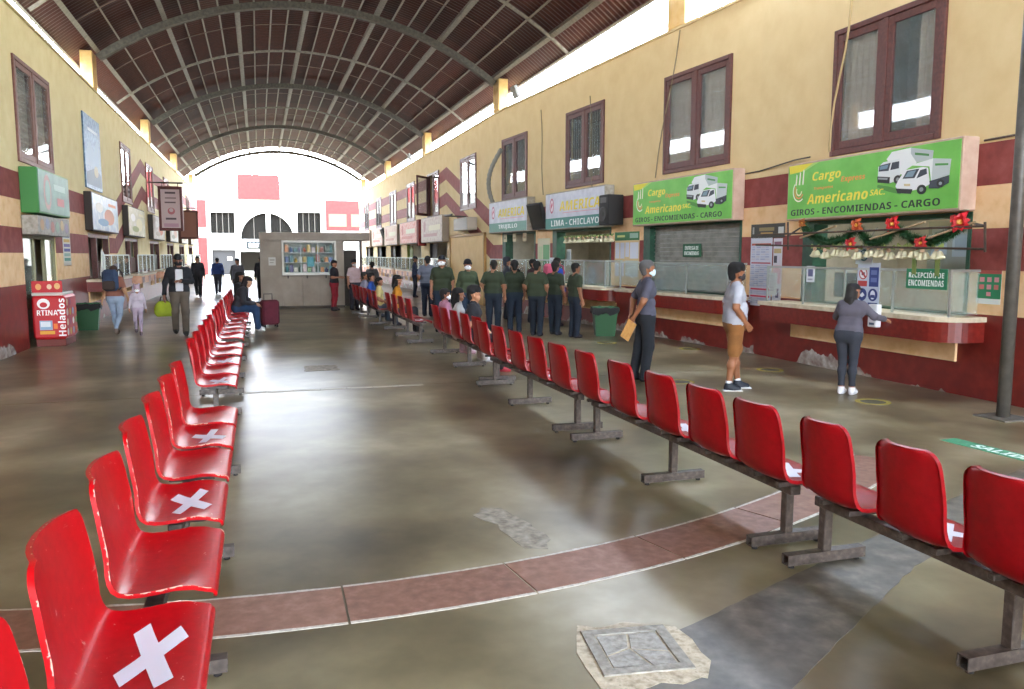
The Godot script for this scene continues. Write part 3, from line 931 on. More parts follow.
# glass guard standing on a counter: posts, rail and panes, returning to the wall at the right end
func guard(label: String, T: Transform3D, u0: float, u1: float, v0: float, v1: float, w: float, n: int, group := ""):
	var g := thing("glass_screen", label, "glass screen", on(T, (u0 + u1) * 0.5, v0, 0.0), group)
	var hw := (u1 - u0) * 0.5; var h := v1 - v0
	var alu := hexm("b9bfba", 0.35, 0.7)
	var st := stool()
	box(st, Vector3(-hw, h - 0.03, w - 0.012), Vector3(hw, h, w + 0.012))
	box(st, Vector3(hw - 0.024, h - 0.03, 0.02), Vector3(hw, h, w - 0.012))
	part(st, "top_rail", alu, g)
	for i in n + 1:
		var x := -hw + 0.012 + (hw * 2 - 0.024) * i / n
		st = stool()
		box(st, Vector3(x - 0.012, 0.0, w - 0.012), Vector3(x + 0.012, h - 0.03, w + 0.012))
		part(st, "post", alu, g)
	for i in n:
		var xa := -hw + 0.03 + (hw * 2 - 0.024) * i / n; var xb := -hw - 0.006 + (hw * 2 - 0.024) * (i + 1) / n
		st = stool()
		box(st, Vector3(xa, 0.02 if i % 2 else 0.09, w - 0.003), Vector3(xb, h - 0.03, w + 0.003))
		part(st, "pane", glass("d7ebe0", 0.14), g)
	st = stool()
	box(st, Vector3(hw - 0.015, 0.02, 0.03), Vector3(hw - 0.009, h - 0.03, w - 0.015))
	part(st, "side_pane", glass("d7ebe0", 0.14), g)
	return g

func poster(called: String, label: String, T: Transform3D, u: float, v: float, w: float, pw: float, ph: float, bg: String, items: Array, category := "poster", group := "") -> Node3D:
	var p := thing(called, label, category, on(T, u, v, w), group)
	var st := stool()
	box(st, Vector3(-pw * 0.5, 0, 0), Vector3(pw * 0.5, ph, 0.004))
	part(st, "sheet", hexm(bg, 0.6), p)
	if items:
		# items given in fractions of the sheet: [hex, x0, y0, x1, y1]
		var it := []
		for i in items:
			it.append([i[0], rectp((i[1] - 0.5) * pw, i[2] * ph, (i[3] - 0.5) * pw, i[4] * ph)])
		printed("print", it, 0.004, p)
	return p

func price_rows(hexes: Array, n: int, y0: float, y1: float, x0 := 0.06, x1 := 0.94, cols := 4) -> Array:
	var o := []
	for i in n:
		var y := lerpf(y1, y0, float(i) / n)
		for c in cols:
			var xa := lerpf(x0, x1, float(c) / cols); var xb := lerpf(x0, x1, (c + 0.55 + 0.35 * abs(sin(i * 3.0 + c))) / cols)
			o.append([hexes[(i + c) % hexes.size()], xa, y - (y1 - y0) / n * 0.55, min(xb, x1), y])
	return o

func build_booths_right():
	var mar := noisy("counterred", [[0.0, "5f150f"], [0.4, "701b14"], [0.8, "7c231a"], [0.95, "86301f"], [1.0, "c09a84"]], 1.6, 0.35, 0.03, 6)
	# --- near cargo booth
	cargo_sign("bright green cargo sign with two trucks above the garlanded counter", TA, 1.18, 4.52, 2.28, 3.16)
	counter("maroon counter with cream top where the woman in the hoodie leans", TA, 0.98, 4.75, 1.0, 0.55, mar)
	guard("glass screen with safety stickers on the garlanded cargo counter", TA, 1.02, 4.66, 1.0, 1.57, 0.46, 4)
	jambs(TA, 1.30, 4.48, 1.0, 2.27)
	counter("long maroon counter below the closed roller shutter", TB, 8.35, 12.35, 1.0, 0.5, mar)
	guard("glass screen in front of the closed roller shutter", TB, 8.4, 12.25, 1.0, 1.6, 0.42, 3)
	cargo_sign("green cargo sign with two trucks above the roller shutter", TB, 8.62, 12.1, 2.36, 3.27)
	jambs(TB, 8.70, 12.05, 1.0, 2.38)
	var sh := thing("roller_shutter", "closed grey steel roller shutter behind a counter", "shutter", on(TB, 10.45, 1.0, -0.12))
	var slat_m := noisy("shutter", [[0.0, "65655f"], [0.5, "7d7d76"], [1.0, "90908a"]], 1.5, 0.45)
	var sl := stool()
	box(sl, Vector3(-1.5, 0.004, -0.012), Vector3(1.5, 0.082, 0.0))
	box(sl, Vector3(-1.5, 0.07, 0.0), Vector3(1.5, 0.086, 0.024))
	box(sl, Vector3(-1.5, 0.0, 0.0), Vector3(1.5, 0.012, 0.01))
	var slm := commit(sl)
	for i in 15:
		var o := mesh_part(slm, "slat", slat_m, sh)
		o.position.y = 0.0 + i * 0.09
	var en := thing("delivery_sign", "small dark green delivery sign hanging on the roller shutter", "sign", on(TB, 10.4, 1.7, -0.07))
	var st := stool()
	cbox(st, Vector3(0, 0.13, 0), Vector3(0.62, 0.26, 0.015), 0.003)
	part(st, "board", hexm("1f5a40", 0.6), en)
	letters("ENTREGA DE", 0, 0.18, 0.46, 0.075, 0.008, hexm("dfe8e0", 0.6), en)
	letters("ENCOMIENDAS", 0, 0.075, 0.5, 0.075, 0.008, hexm("dfe8e0", 0.6), en)
	# --- white signs: Lima - Chiclayo and Trujillo
	for s in [[4.0, 7.35, 2.40, 3.36, "LIMA - CHICLAYO", "white and teal sign reading LIMA - CHICLAYO beside the black loudspeaker", 0.82, "cfd0d8"], [-0.42, 2.72, 2.42, 3.39, "TRUJILLO", "white sign reading TRUJILLO with faded teal foot", 0.5, "c6c6cb"]]:
		var sg := lightbox("white_sign", s[5], TB, s[0], s[1], s[2], s[3], 0.25, noisy("whiteface" + s[4], [[0.0, "bcbcc4"], [0.5, s[7]], [1.0, "dcdce2"]], 2.0, 0.5), noisy("signside2", [[0.0, "857e72"], [0.5, "a09a8c"], [1.0, "b3ad9f"]], 0.8, 0.7))
		var W: float = s[1] - s[0] - 0.06; var H: float = s[3] - s[2] - 0.06
		printed("teal_foot", [["3f8577" if s[4] != "TRUJILLO" else "6d9a88", rectp(-W * 0.5, 0.03, W * 0.5, 0.03 + H * 0.3)]], 0.2605, sg)
		letters(s[4], W * 0.02, 0.03 + H * 0.15, W * s[6], H * 0.17, 0.262, hexm("e6ece8", 0.6), sg)
		var yl := hexm("e8cf2e", 0.5)
		letters("AMERICA", W * 0.11, 0.03 + H * 0.62, W * 0.68, H * 0.27, 0.262, yl, sg, 0.15)
		printed("underline", [["d98c96", rectp(-W * 0.18, 0.03 + H * 0.42, W * 0.42, 0.03 + H * 0.435)]], 0.2605, sg)
		printed("emblem", [["b8697c", discp(-W * 0.38, 0.03 + H * 0.66, 0.13, 0.2)], ["e4d4da", discp(-W * 0.38, 0.03 + H * 0.66, 0.09, 0.15)], ["c2506a", vecs([[-W * 0.38 - 0.05, H * 0.6], [-W * 0.38 + 0.06, H * 0.72], [-W * 0.38 + 0.02, H * 0.8], [-W * 0.38 - 0.06, H * 0.7]])]], 0.2605, sg)
	jambs(TB, 3.95, 7.22, 1.0, 2.40)
	jambs(TB, 0.15, 2.75, 1.0, 2.42)
	counter("maroon counter under the LIMA - CHICLAYO sign", TB, 3.4, 7.9, 1.0, 0.55, mar)
	guard("glass screen under the LIMA - CHICLAYO sign", TB, 3.5, 7.8, 1.0, 1.62, 0.46, 4)
	counter("maroon counter under the TRUJILLO sign", TB, 0.05, 3.1, 1.0, 0.5, mar)
	guard("glass screen under the TRUJILLO sign", TB, 0.1, 3.05, 1.0, 1.62, 0.42, 3)
	booth_lamp("ceiling batten lamp inside the garlanded cargo booth", TA, 3.0, 3.2, -1.2, 30.0)
	booth_lamp("ceiling batten lamp inside the LIMA - CHICLAYO booth", TB, 5.6, 3.2, -1.0, 30.0)
	# --- far booths
	var facecol := [["c9b8a4", "b98a7c"], ["d9917a", "c05a45"], ["d8b89a", "c48a70"], ["cfa58c", "b86a55"], ["c8ac94", "a86450"]]
	var flab := ["faded pale sign box beside the red divider", "faded pinkish red sign box of a far booth", "small cream sign box before the tilted screen", "worn orange sign box near the hall end", "last worn sign box on the right wall"]
	for i in 5:
		var b: Array = booth_c[i]
		var sg := lightbox("booth_sign", flab[i], TC, b[0], b[1], 2.27, 3.36, 0.28, noisy("fface%d" % i, [[0.0, facecol[i][1]], [0.45, facecol[i][0]], [1.0, "e2cdb8"]], 2.2, 0.6, 0.02), hexm("9c8f82", 0.7))
		var W: float = b[1] - b[0] - 0.3
		printed("print", [[facecol[i][1], rectp(-W * 0.4, 0.25, W * 0.3, 0.38)], ["dccfae", rectp(-W * 0.1, 0.5, W * 0.45, 0.72)], [facecol[i][1], discp(-W * 0.33, 0.7, 0.25)]], 0.294, sg)
		counter("pale counter with maroon blocks under the " + flab[i].trim_prefix("last ").trim_prefix("small "), TC, b[0] - 0.1, b[1] + 0.1, 1.0, 0.5, noisy("palecounter", [[0.0, "c98f70"], [0.5, "dca787"], [1.0, "e8ba9c"]], 1.5, 0.6), "pale counters along the far right wall", true)
		guard("glass screen under the " + flab[i], TC, b[0], b[1], 1.0, 1.6, 0.42, 4, "glass screens of the far right booths")
		st = stool()
		box(st, Vector3(b[0] + 0.42, 1.0, -0.15), Vector3(b[0] + 1.4, 2.2, -0.12), TC)
		box(st, Vector3(b[0] + 0.42, 1.0, -0.15), Vector3(b[0] + 0.47, 2.25, -0.02), TC)
		part(st, "opening_shutter", hexm(["2b2422", "6f7a34", "4a4440", "3a3a3c", "443c38"][i], 0.7), get_node("wall_right_far"))
	st = stool()
	cbox(st, Vector3(25.15, 2.75, 0.18), Vector3(0.5, 1.2, 0.34), 0.02, TC)
	tag(part(st, "red_divider", noisy("redpanel", [], 1.0), self), "bright red panel between two far sign boxes", "panel")
	# ochre doorway panel
	var od := thing("ochre_panel", "plain ochre roll-down door panel past the TRUJILLO counter", "door panel", on(TC, 33.1, 0, 0.006))
	st = stool()
	cbox(st, Vector3(0, 1.2, 0.03), Vector3(5.0, 2.4, 0.06), 0.01)
	part(st, "panel", noisy("ochre", [[0.0, "cda255"], [0.5, "d4ab5f"], [1.0, "dab36a"]], 4.0, 0.6), od)
	st = stool()
	for x in [-2.52, 2.52]: cbox(st, Vector3(x, 1.22, 0.05), Vector3(0.1, 2.44, 0.1), 0.01)
	cbox(st, Vector3(0, 2.45, 0.05), Vector3(5.14, 0.1, 0.1), 0.01)
	part(st, "door_frame", hexm("a8834a", 0.6), od)
	var wb := thing("wall_box", "pale grey metal box with a bracket above the ochre panel", "box", on(TC, 33.5, 2.62, 0.0))
	st = stool()
	cbox(st, Vector3(0, 0.22, 0.2), Vector3(2.0, 0.44, 0.38), 0.02)
	part(st, "housing", hexm("b5aea2", 0.6), wb)
	st = stool()
	tube(st, [Vector3(-0.2, 0.5, 0.1), Vector3(-0.2, 0.52, 0.9), Vector3(0.9, 0.52, 0.9)], 0.03, 6)
	part(st, "bracket", hexm("4b4640", 0.6), wb)

func jambs(T: Transform3D, u0: float, u1: float, v0: float, v1: float):
	var st := stool()
	box(st, Vector3(u0, v0, -0.24), Vector3(u0 + 0.26, v1, 0.02), T)
	box(st, Vector3(u1 - 0.05, v0, -0.24), Vector3(u1, v1, 0.02), T)
	box(st, Vector3(u0 + 0.26, v1 - 0.06, -0.24), Vector3(u1 - 0.05, v1, 0.02), T)
	box(st, Vector3(u0 + 0.26, v0, -0.24), Vector3(u1 - 0.05, v0 + 0.02, 0.02), T)
	cache["trimn"] = cache.get("trimn", 0) + 1
	var names := ["garlanded cargo counter", "shuttered cargo counter", "LIMA - CHICLAYO counter", "TRUJILLO counter"]
	structure(st, "trim_%d" % cache["trimn"], noisy("darkgreen", [[0.0, "123326"], [0.5, "1b4533"], [1.0, "28563f"]], 1.0, 0.5), "dark green opening frame at the " + names[cache["trimn"] - 1]).set_meta("category", "frame")

# ---------------------------------------------------------------- booths on the left wall
func build_booths_left():
	var cols := [["9db0bf", "d08a68", "6f93b5"], ["c3b98a", "d9cf9c", "9aa05a"], ["c9bfae", "d58066", "b9a890"], ["bfb7a0", "c6a080", "8f8a70"], ["bdb09c", "c09070", "a08868"], ["b8ac9a", "b08060", "988060"]]
	var lab := ["pale blue food picture sign box with dark side", "olive yellow sign box on the left wall", "white sign box with an orange picture", "grey green sign box below the hanging menu board", "far left faded sign box", "last sign box on the left wall"]
	for i in 6:
		var b: Array = booth_l[i]
		var s := lightbox("picture_sign", lab[i], TL, b[0], b[1], 2.36, 3.34, 0.18, noisy("lface%d" % i, [[0.0, cols[i][2]], [0.5, cols[i][0]], [1.0, "d4d6d0"]], 2.4, 0.4, 0.015), hexm("2c2420" if i < 4 else "5a4c40", 0.6))
		var W: float = b[1] - b[0]
		printed("picture", [[cols[i][1], discp(W * 0.12, 0.42, W * 0.2, 0.22)], [cols[i][2], discp(-W * 0.12, 0.25, W * 0.2, 0.1)], ["e2ddd0", discp(-W * 0.25, 0.62, W * 0.13, 0.13)], [cols[i][1], rectp(W * 0.1, 0.72, W * 0.4, 0.8)]], 0.1905, s)
		var body: Material = paint_maroon() if i == 0 else noisy("palecounter", [], 1.0)
		counter(["glossy maroon counter by the green bin on the left wall", "pale counter with maroon blocks under the olive sign", "pale counter with maroon blocks under the white and orange sign", "pale counter under the menu board", "pale counter of the far left booth", "last pale counter of the left wall"][i], TL, b[0] - 0.2, b[1] + 0.2, 1.12, 0.5, body, "", i > 0)
		guard(["glass screen with a leaning white panel on the left wall", "glass screen under the olive sign", "glass screen under the white and orange sign", "glass screen under the menu board", "glass screen of the far left booth", "last glass screen of the left wall"][i], TL, b[0] - 0.1, b[1] + 0.1, 1.12, 1.75, 0.42, 4)
		var st := stool()
		for x in [[0.3, 0.42], [1.5, 1.6], [b[1] - b[0] - 0.62, b[1] - b[0] - 0.5]]:
			box(st, Vector3(b[0] + x[0], 1.1, -0.16), Vector3(b[0] + x[1], 2.3, -0.02), TL)
		box(st, Vector3(b[0] + 0.3, 2.2, -0.16), Vector3(b[1] - 0.5, 2.3, -0.02), TL)
		part(st, "opening_frame", noisy("frame_wood", [], 1.0), get_node("wall_left"))
		st = stool()
		box(st, Vector3(b[0] + 1.62, 1.1, -0.14), Vector3(b[1] - 0.66, 1.55 + 0.1 * (i % 3), -0.1), TL)
		part(st, "opening_panel", hexm(["5b4038", "6a4a3c", "77746c", "4a6a66", "7a6a58", "6a5a4c"][i], 0.7), get_node("wall_left"))
	# leaning white panel on the first counter
	var st := stool()
	cbox(st, Vector3(0, 0.36, 0), Vector3(0.5, 0.72, 0.03), 0.006)
	var lp := part(st, "leaning_board", hexm("d9dcd8", 0.5), self)
	tag(lp, "white board leaning on the glossy counter behind its glass", "board")
	lp.transform = on(TL, 22.95, 1.12, 0.3) * Transform3D(Basis(Vector3(0, 0, 1), deg_to_rad(-24)), Vector3.ZERO)
	# shop with green sign box
	var gs := lightbox("green_sign", "green sign box with faded emblem above the shop door", TL, 16.95, 19.5, 2.52, 3.36, 0.3, noisy("gface", [[0.0, "4f7a68"], [0.5, "628c7a"], [1.0, "7aa090"]], 2.0, 0.5, 0.01), hexm("2f7a33", 0.5))
	printed("emblem", [["b58f86", discp(-0.6, 0.42, 0.3, 0.34)], ["86a898", discp(-0.58, 0.42, 0.2, 0.24)], ["b06a64", rectp(0.15, 0.2, 0.75, 0.36)], ["a9c4b6", rectp(-0.1, 0.5, 0.9, 0.62)]], 0.3105, gs)
	var aw := thing("shop_fascia", "weathered grey printed fascia below the green sign box", "sign", on(TL, 18.2, 2.12, 0.006))
	st = stool()
	cbox(st, Vector3(0, 0.18, 0.14), Vector3(2.55, 0.36, 0.28), 0.01)
	part(st, "board", noisy("fascia", [[0.0, "777468"], [0.5, "98948a"], [1.0, "b0aaa0"]], 0.8, 0.6), aw)
	var it := []
	for k in 6: it.append([["b08c62", "7f8aa0", "a86a60", "8aa08a", "c0a878", "8c7f94"][k], discp(-1.0 + k * 0.4, 0.19 + 0.03 * sin(k * 2.0), 0.15, 0.11, 12)])
	printed("picture", it, 0.281, aw)
	var dr := thing("door_1", "open glazed shop door under the green sign box", "door", on(TL, 18.22, 0, -0.06), "", "structure")
	st = stool()
	for x in [-1.24, -0.35, 0.45, 1.24]: cbox(st, Vector3(x, 1.06, 0), Vector3(0.07, 2.12, 0.07), 0.006)
	cbox(st, Vector3(0, 2.09, 0), Vector3(2.5, 0.07, 0.07), 0.006)
	part(st, "door_frame", hexm("8b8a6a", 0.5), dr)
	for x in [[-1.2, -0.39], [0.49, 1.2]]:
		st = stool()
		box(st, Vector3(x[0], 0.9, -0.004), Vector3(x[1], 2.05, 0.004))
		part(st, "pane", glass("9fae9a", 0.2), dr)
	st = stool()
	box(st, Vector3(0.95, 0.05, -0.02), Vector3(1.2, 2.05, -0.01))
	part(st, "side_panel", hexm("93924a", 0.6), dr)
	shop_shelf()
	var pi := []
	for k in 9: pi.append([["c0504a", "54508a", "b04a50", "5a6a9a", "c9a040", "6a5a9a", "44468a", "8fae9a", "3f8f7a"][k], 0.1, 0.9 - k * 0.1, 0.9, 0.965 - k * 0.1])
	poster("price_poster", "narrow poster of coloured price bars beside the shop door", TL, 20.5, 1.5, 0.007, 0.75, 1.05, "d6d2c4", pi)
	# blue picture poster in the upper wall
	var bp := thing("blue_poster", "tall blue landscape poster high on the left wall", "poster", on(TL, 24.1, 3.46, 0.007))
	st = stool()
	cbox(st, Vector3(0, 0.95, 0.02), Vector3(2.2, 1.9, 0.04), 0.006)
	part(st, "sheet", noisy("bluesheet", [[0.0, "3a5878"], [0.4, "56799c"], [0.7, "7fa0ba"], [1.0, "b8c8d2"]], 1.6, 0.5, 0.02), bp)
	printed("picture", [["7d97ad", vecs([[-1.0, 0.9], [-0.4, 1.25], [0.1, 1.0], [0.6, 1.4], [1.0, 1.1], [1.0, 0.6], [-1.0, 0.6]])], ["38576f", vecs([[-1.0, 0.1], [1.0, 0.1], [1.0, 0.45], [0.2, 0.6], [-1.0, 0.4]])], ["c9d6dc", rectp(-0.6, 1.5, 0.7, 1.58)], ["9a8f6a", discp(0.3, 0.5, 0.3, 0.15)]], 0.0405, bp)
	# hanging double-sided menu board
	var hb := thing("menu_board", "maroon framed menu board hanging out from the left wall", "sign", Transform3D(Basis(), Vector3(-3.36, 2.72, -36.0)))
	st = stool()
	for b in [[-0.46, 0, -0.36, 1.8], [0.36, 0, 0.46, 1.8], [-0.36, 0, 0.36, 0.12], [-0.36, 1.68, 0.36, 1.8]]:
		cbox(st, Vector3((b[0] + b[2]) * 0.5, (b[1] + b[3]) * 0.5, 0), Vector3(b[2] - b[0], b[3] - b[1], 0.22), 0.01)
	part(st, "frame", hexm("5a1d18", 0.5), hb)
	st = stool()
	box(st, Vector3(-0.36, 0.12, -0.09), Vector3(0.36, 1.68, 0.09))
	part(st, "face_panel", hexm("c9b4b4", 0.6), hb)
	printed("print", [["5a4a50", rectp(-0.2, 1.5, 0.2, 1.58)], ["8a7478", rectp(-0.2, 1.3, 0.22, 1.36)], ["6a565a", rectp(-0.22, 1.12, 0.2, 1.18)], ["b86a70", discp(0.02, 0.8, 0.14)], ["c9b4b4", discp(0.02, 0.84, 0.08)], ["5a4a50", rectp(-0.2, 0.45, 0.2, 0.53)], ["b890a0", rectp(-0.28, 0.16, 0.28, 0.3)]], 0.091, hb)
	st = stool()
	tube(st, [Vector3(-0.79, 1.95, 0), Vector3(0.5, 1.95, 0)], 0.03, 8)
	for x in [-0.3, 0.3]: tube(st, [Vector3(x, 1.95, 0), Vector3(x, 1.79, 0)], 0.015, 6)
	part(st, "hanger", hexm("3a2a26", 0.5), hb)
	var hb2 := thing("menu_board", "smaller maroon board hanging behind the menu board", "sign", Transform3D(Basis(), Vector3(-3.2, 2.5, -42.5)))
	st = stool()
	cbox(st, Vector3(0, 0.7, 0), Vector3(0.9, 1.4, 0.14), 0.02)
	part(st, "frame", hexm("5a2a20", 0.5), hb2)
	st = stool()
	box(st, Vector3(-0.36, 0.1, 0.07), Vector3(0.36, 1.3, 0.078))
	part(st, "face_panel", hexm("8a5a4a", 0.6), hb2)
	st = stool()
	tube(st, [Vector3(-0.95, 1.5, 0), Vector3(0.4, 1.5, 0)], 0.025, 8)
	tube(st, [Vector3(0, 1.5, 0), Vector3(0, 1.38, 0)], 0.02, 6)
	part(st, "hanger", hexm("3a2a26", 0.5), hb2)

func shop_shelf():
	var s := thing("shop_shelf", "shelf unit of goods inside the shop doorway", "shelf", on(TL, 18.0, 0, -1.3))
	var st := stool()
	for x in [-1.1, 1.1]: box(st, Vector3(x - 0.02, 0, -0.2), Vector3(x + 0.02, 2.1, 0.2))
	part(st, "upright", hexm("4a3a2c", 0.7), s)
	for k in 5:
		st = stool()
		box(st, Vector3(-1.08, 0.2 + k * 0.42, -0.2), Vector3(1.08, 0.23 + k * 0.42, 0.2))
		part(st, "shelf_board", hexm("6b5842", 0.7), s)
	var hues := ["b8862e", "a03a2a", "2f5a8a", "c9b45a", "4a7a3a", "d8d0c0"]
	for k in 4:
		for j in 6:
			st = stool()
			var r := rng.randf_range(0.8, 1.1)
			cbox(st, Vector3(0, 0.14 * r, 0), Vector3(0.24, 0.28 * r, 0.2), 0.02)
			var o := part(st, "goods_packet", hexm(hues[(k * 5 + j * 7) % 6], 0.5), self)
			tag(o, "coloured packet on the shelf inside the shop door", "packet", "packets on the shop shelf")
			o.transform = on(TL, 18.0 - 0.92 + j * 0.36, 0.23 + k * 0.42, -1.25)

# fluorescent batten on a booth ceiling, with its light just below the tube
func booth_lamp(label: String, T: Transform3D, u: float, v: float, w: float, energy: float):
	var l := thing("batten_lamp", label, "lamp", on(T, u, v, w))
	var st := stool()
	cbox(st, Vector3(0, 0.05, 0), Vector3(1.25, 0.05, 0.1), 0.006)
	part(st, "housing", hexm("d8d8d4", 0.5), l)
	st = stool()
	tube(st, [Vector3(-0.6, 0.01, 0), Vector3(0.6, 0.01, 0)], 0.014, 10)
	var m := StandardMaterial3D.new()
	m.albedo_color = Color("f4f6f2")
	m.emission_enabled = true
	m.emission = Color("f2f6f0")
	m.emission_energy_multiplier = 8.0
	part(st, "lamp_tube", m, l)
	var a := AreaLight3D.new()
	a.name = "lamp_light"
	a.area_size = Vector2(1.2, 0.03)
	a.light_color = Color("eef4f0")
	a.light_energy = energy
	a.shadow_enabled = true
	a.area_range = 12.0
	l.add_child(a)
	a.position = Vector3(0, -0.012, 0)
	a.rotation.x = -PI * 0.5

# ---------------------------------------------------------------- kiosk in the middle of the hall
func build_kiosk():
	var k := thing("snack_kiosk", "grey panelled snack kiosk with a lit display window in mid hall", "kiosk", Transform3D(Basis(), Vector3(1.35, 0, -27.0)))
	var wallm := noisy("kioskwall", [[0.0, "83776a"], [0.5, "8f8376"], [1.0, "9b8f82"]], 4.0, 0.7, 0.01)
	var x0 := -1.3; var x1 := 1.35
	# wall panels with open joints, leaving the display opening free
	var us := [x0, -0.62, 0.0, 0.55, 1.08, x1]
	var st: SurfaceTool
	for i in us.size() - 1:
		for seg in [[0.08, 1.06], [2.16, 2.21]]:
			st = stool()
			cbox(st, Vector3((us[i] + us[i + 1]) * 0.5, (seg[0] + seg[1]) * 0.5, -0.03), Vector3(us[i + 1] - us[i] - 0.008, seg[1] - seg[0] - 0.006, 0.06), 0.004)
			part(st, "wall_panel", wallm, k)
	for r in [[x0, -0.62], [1.08, x1]]:
		st = stool()
		cbox(st, Vector3((r[0] + r[1]) * 0.5, 1.61, -0.03), Vector3(r[1] - r[0] - 0.008, 1.09, 0.06), 0.004)
		part(st, "wall_panel", wallm, k)
	st = stool()
	box(st, Vector3(x0, 0.0, -2.6), Vector3(x0 + 0.08, 2.21, -0.06))
	box(st, Vector3(x1 - 0.08, 0.0, -2.6), Vector3(x1, 2.21, -0.06))
	box(st, Vector3(x0, 0.0, -2.68), Vector3(x1, 2.21, -2.6))
	part(st, "side_wall", wallm, k)
	st = stool()
	cbox(st, Vector3((x0 + x1) * 0.5, 0.04, -0.02), Vector3(x1 - x0, 0.08, 0.09), 0.004)
	part(st, "plinth", hexm("4c443c", 0.8), k)
	st = stool()
	cbox(st, Vector3(0.44, 2.335, -1.33), Vector3(3.5, 0.25, 2.75), 0.01)
	part(st, "roof_slab", noisy("kioskroof", [[0.0, "83776a"], [0.5, "8f8376"], [1.0, "9b8f82"]], 4.0, 0.7, 0.01), k)
	st = stool()
	cbox(st, Vector3(1.9, 1.105, -0.05), Vector3(0.09, 2.21, 0.09), 0.006)
	part(st, "post", hexm("3a2a26", 0.5), k)
	st = stool()
	box(st, Vector3(1.36, 0.0, -0.9), Vector3(1.85, 1.9, -0.84))
	for j in 4: box(st, Vector3(1.36, 0.7 + j * 0.32, -0.84), Vector3(1.85, 0.72 + j * 0.32, -0.6))
	part(st, "side_rack", hexm("3b3530", 0.7), k)
	# display case
	var dc := thing("display_case", "white framed glass display case full of goods on the kiosk front", "display case", Transform3D(Basis(), Vector3(1.58, 1.08, -27.0)))
	st = stool()
	for b in [[-0.86, 0.0, -0.8, 1.12], [0.8, 0.0, 0.86, 1.12], [-0.8, 1.05, 0.8, 1.12], [-0.8, 0.0, 0.8, 0.08]]:
		cbox(st, Vector3((b[0] + b[2]) * 0.5, (b[1] + b[3]) * 0.5, 0.0), Vector3(b[2] - b[0], b[3] - b[1], 0.24), 0.006)
	part(st, "frame", hexm("cfcbc0", 0.5), dc)
	st = stool()
	box(st, Vector3(-0.8, 0.08, -0.4), Vector3(0.8, 1.05, -0.38))
	part(st, "back_board", hexm("8f9488", 0.8), dc)
	for j in 3:
		st = stool()
		box(st, Vector3(-0.8, 0.08 + j * 0.32, -0.38), Vector3(0.8, 0.095 + j * 0.32, 0.08))
		part(st, "shelf", hexm("b9bfba", 0.4), dc)
	for j in 3:
		st = stool()
		box(st, Vector3(-0.8 + j * 0.5333 + 0.01, 0.09, 0.1), Vector3(-0.8 + (j + 1) * 0.5333 - 0.01, 1.04, 0.105))
		part(st, "pane", glass("d7ebe0", 0.06, 0.05), dc)
	st = stool()
	for j in [-0.267, 0.267]: box(st, Vector3(j - 0.012, 0.08, 0.09), Vector3(j + 0.012, 1.05, 0.11))
	part(st, "mullion", hexm("b9bfba", 0.4), dc)
	st = stool()
	for j in [-0.7, -0.1, 0.5]: box(st, Vector3(j, -0.1, -0.02), Vector3(j + 0.04, 0.0, 0.1))
	part(st, "bracket", hexm("4c443c", 0.6), dc)
	# goods, one by one
	var hues := ["3f7f86", "c9a53a", "b4452f", "3d5a94", "d8d2c4", "6f8f4a", "d98a4a", "544a78", "e0c8c8", "2f4a3a"]
	for j in 3:
		for i in 11:
			st = stool()
			var h := rng.randf_range(0.15, 0.27)
			if (i + j) % 3 == 0:
				lathe(st, [[0.0, 0.0], [0.045, 0.0], [0.05, 0.02], [0.05, h * 0.6], [0.02, h * 0.8], [0.02, h], [0.0, h]], 10)
				var o := part(st, "bottle", hexm(hues[(i * 3 + j * 5) % 10], 0.25), self)
				tag(o, "small coloured bottle among the goods in the kiosk display", "bottle", "bottles in the kiosk display")
				o.position = Vector3(1.58 - 0.7 + i * 0.14, 1.08 + 0.095 + j * 0.32, -27.1 - 0.08 * (i % 2))
			else:
				cbox(st, Vector3(0, h * 0.5, 0), Vector3(0.115, h, 0.07), 0.016)
				var o := part(st, "snack_packet", hexm(hues[(i * 7 + j * 3) % 10], 0.4), self)
				tag(o, "small bright snack packet in the kiosk display", "packet", "packets in the kiosk display")
				o.position = Vector3(1.58 - 0.7 + i * 0.14, 1.08 + 0.095 + j * 0.32, -27.1 - 0.06 * (i % 2))
	var tw := thing("teal_bag", "teal bag hanging at the middle of the kiosk display", "bag", Transform3D(Basis(), Vector3(1.62, 1.36, -26.93)))
	st = stool()
	cbox(st, Vector3(0, 0.16, 0), Vector3(0.22, 0.32, 0.05), 0.02)
	part(st, "body", hexm("3f8f98", 0.7), tw)
	st = stool()
	tube(st, [Vector3(-0.06, 0.3, 0), Vector3(-0.04, 0.42, 0), Vector3(0.04, 0.42, 0), Vector3(0.06, 0.3, 0)], 0.01, 6)
	part(st, "strap", hexm("2c6a72", 0.7), tw)
	poster("paper_notice", "small white paper notice on the kiosk wall", Transform3D(Basis(), Vector3(0.42, 1.4, -26.995)), 0, 0, 0, 0.22, 0.26, "b8b4ac", [["8a867e", 0.15, 0.6, 0.85, 0.75], ["8a867e", 0.15, 0.3, 0.7, 0.4]])

# ---------------------------------------------------------------- benches
# side profile of the moulded seat, from front lip over the pan to the top of the back: [forward, up]
const PROF := [[0.235, 0.385], [0.24, 0.415], [0.215, 0.44], [0.12, 0.438], [0.0, 0.425], [-0.09, 0.425], [-0.145, 0.45], [-0.178, 0.52], [-0.198, 0.62], [-0.216, 0.74], [-0.232, 0.83], [-0.242, 0.885]]
var prof_pts := []
var prof_len := []

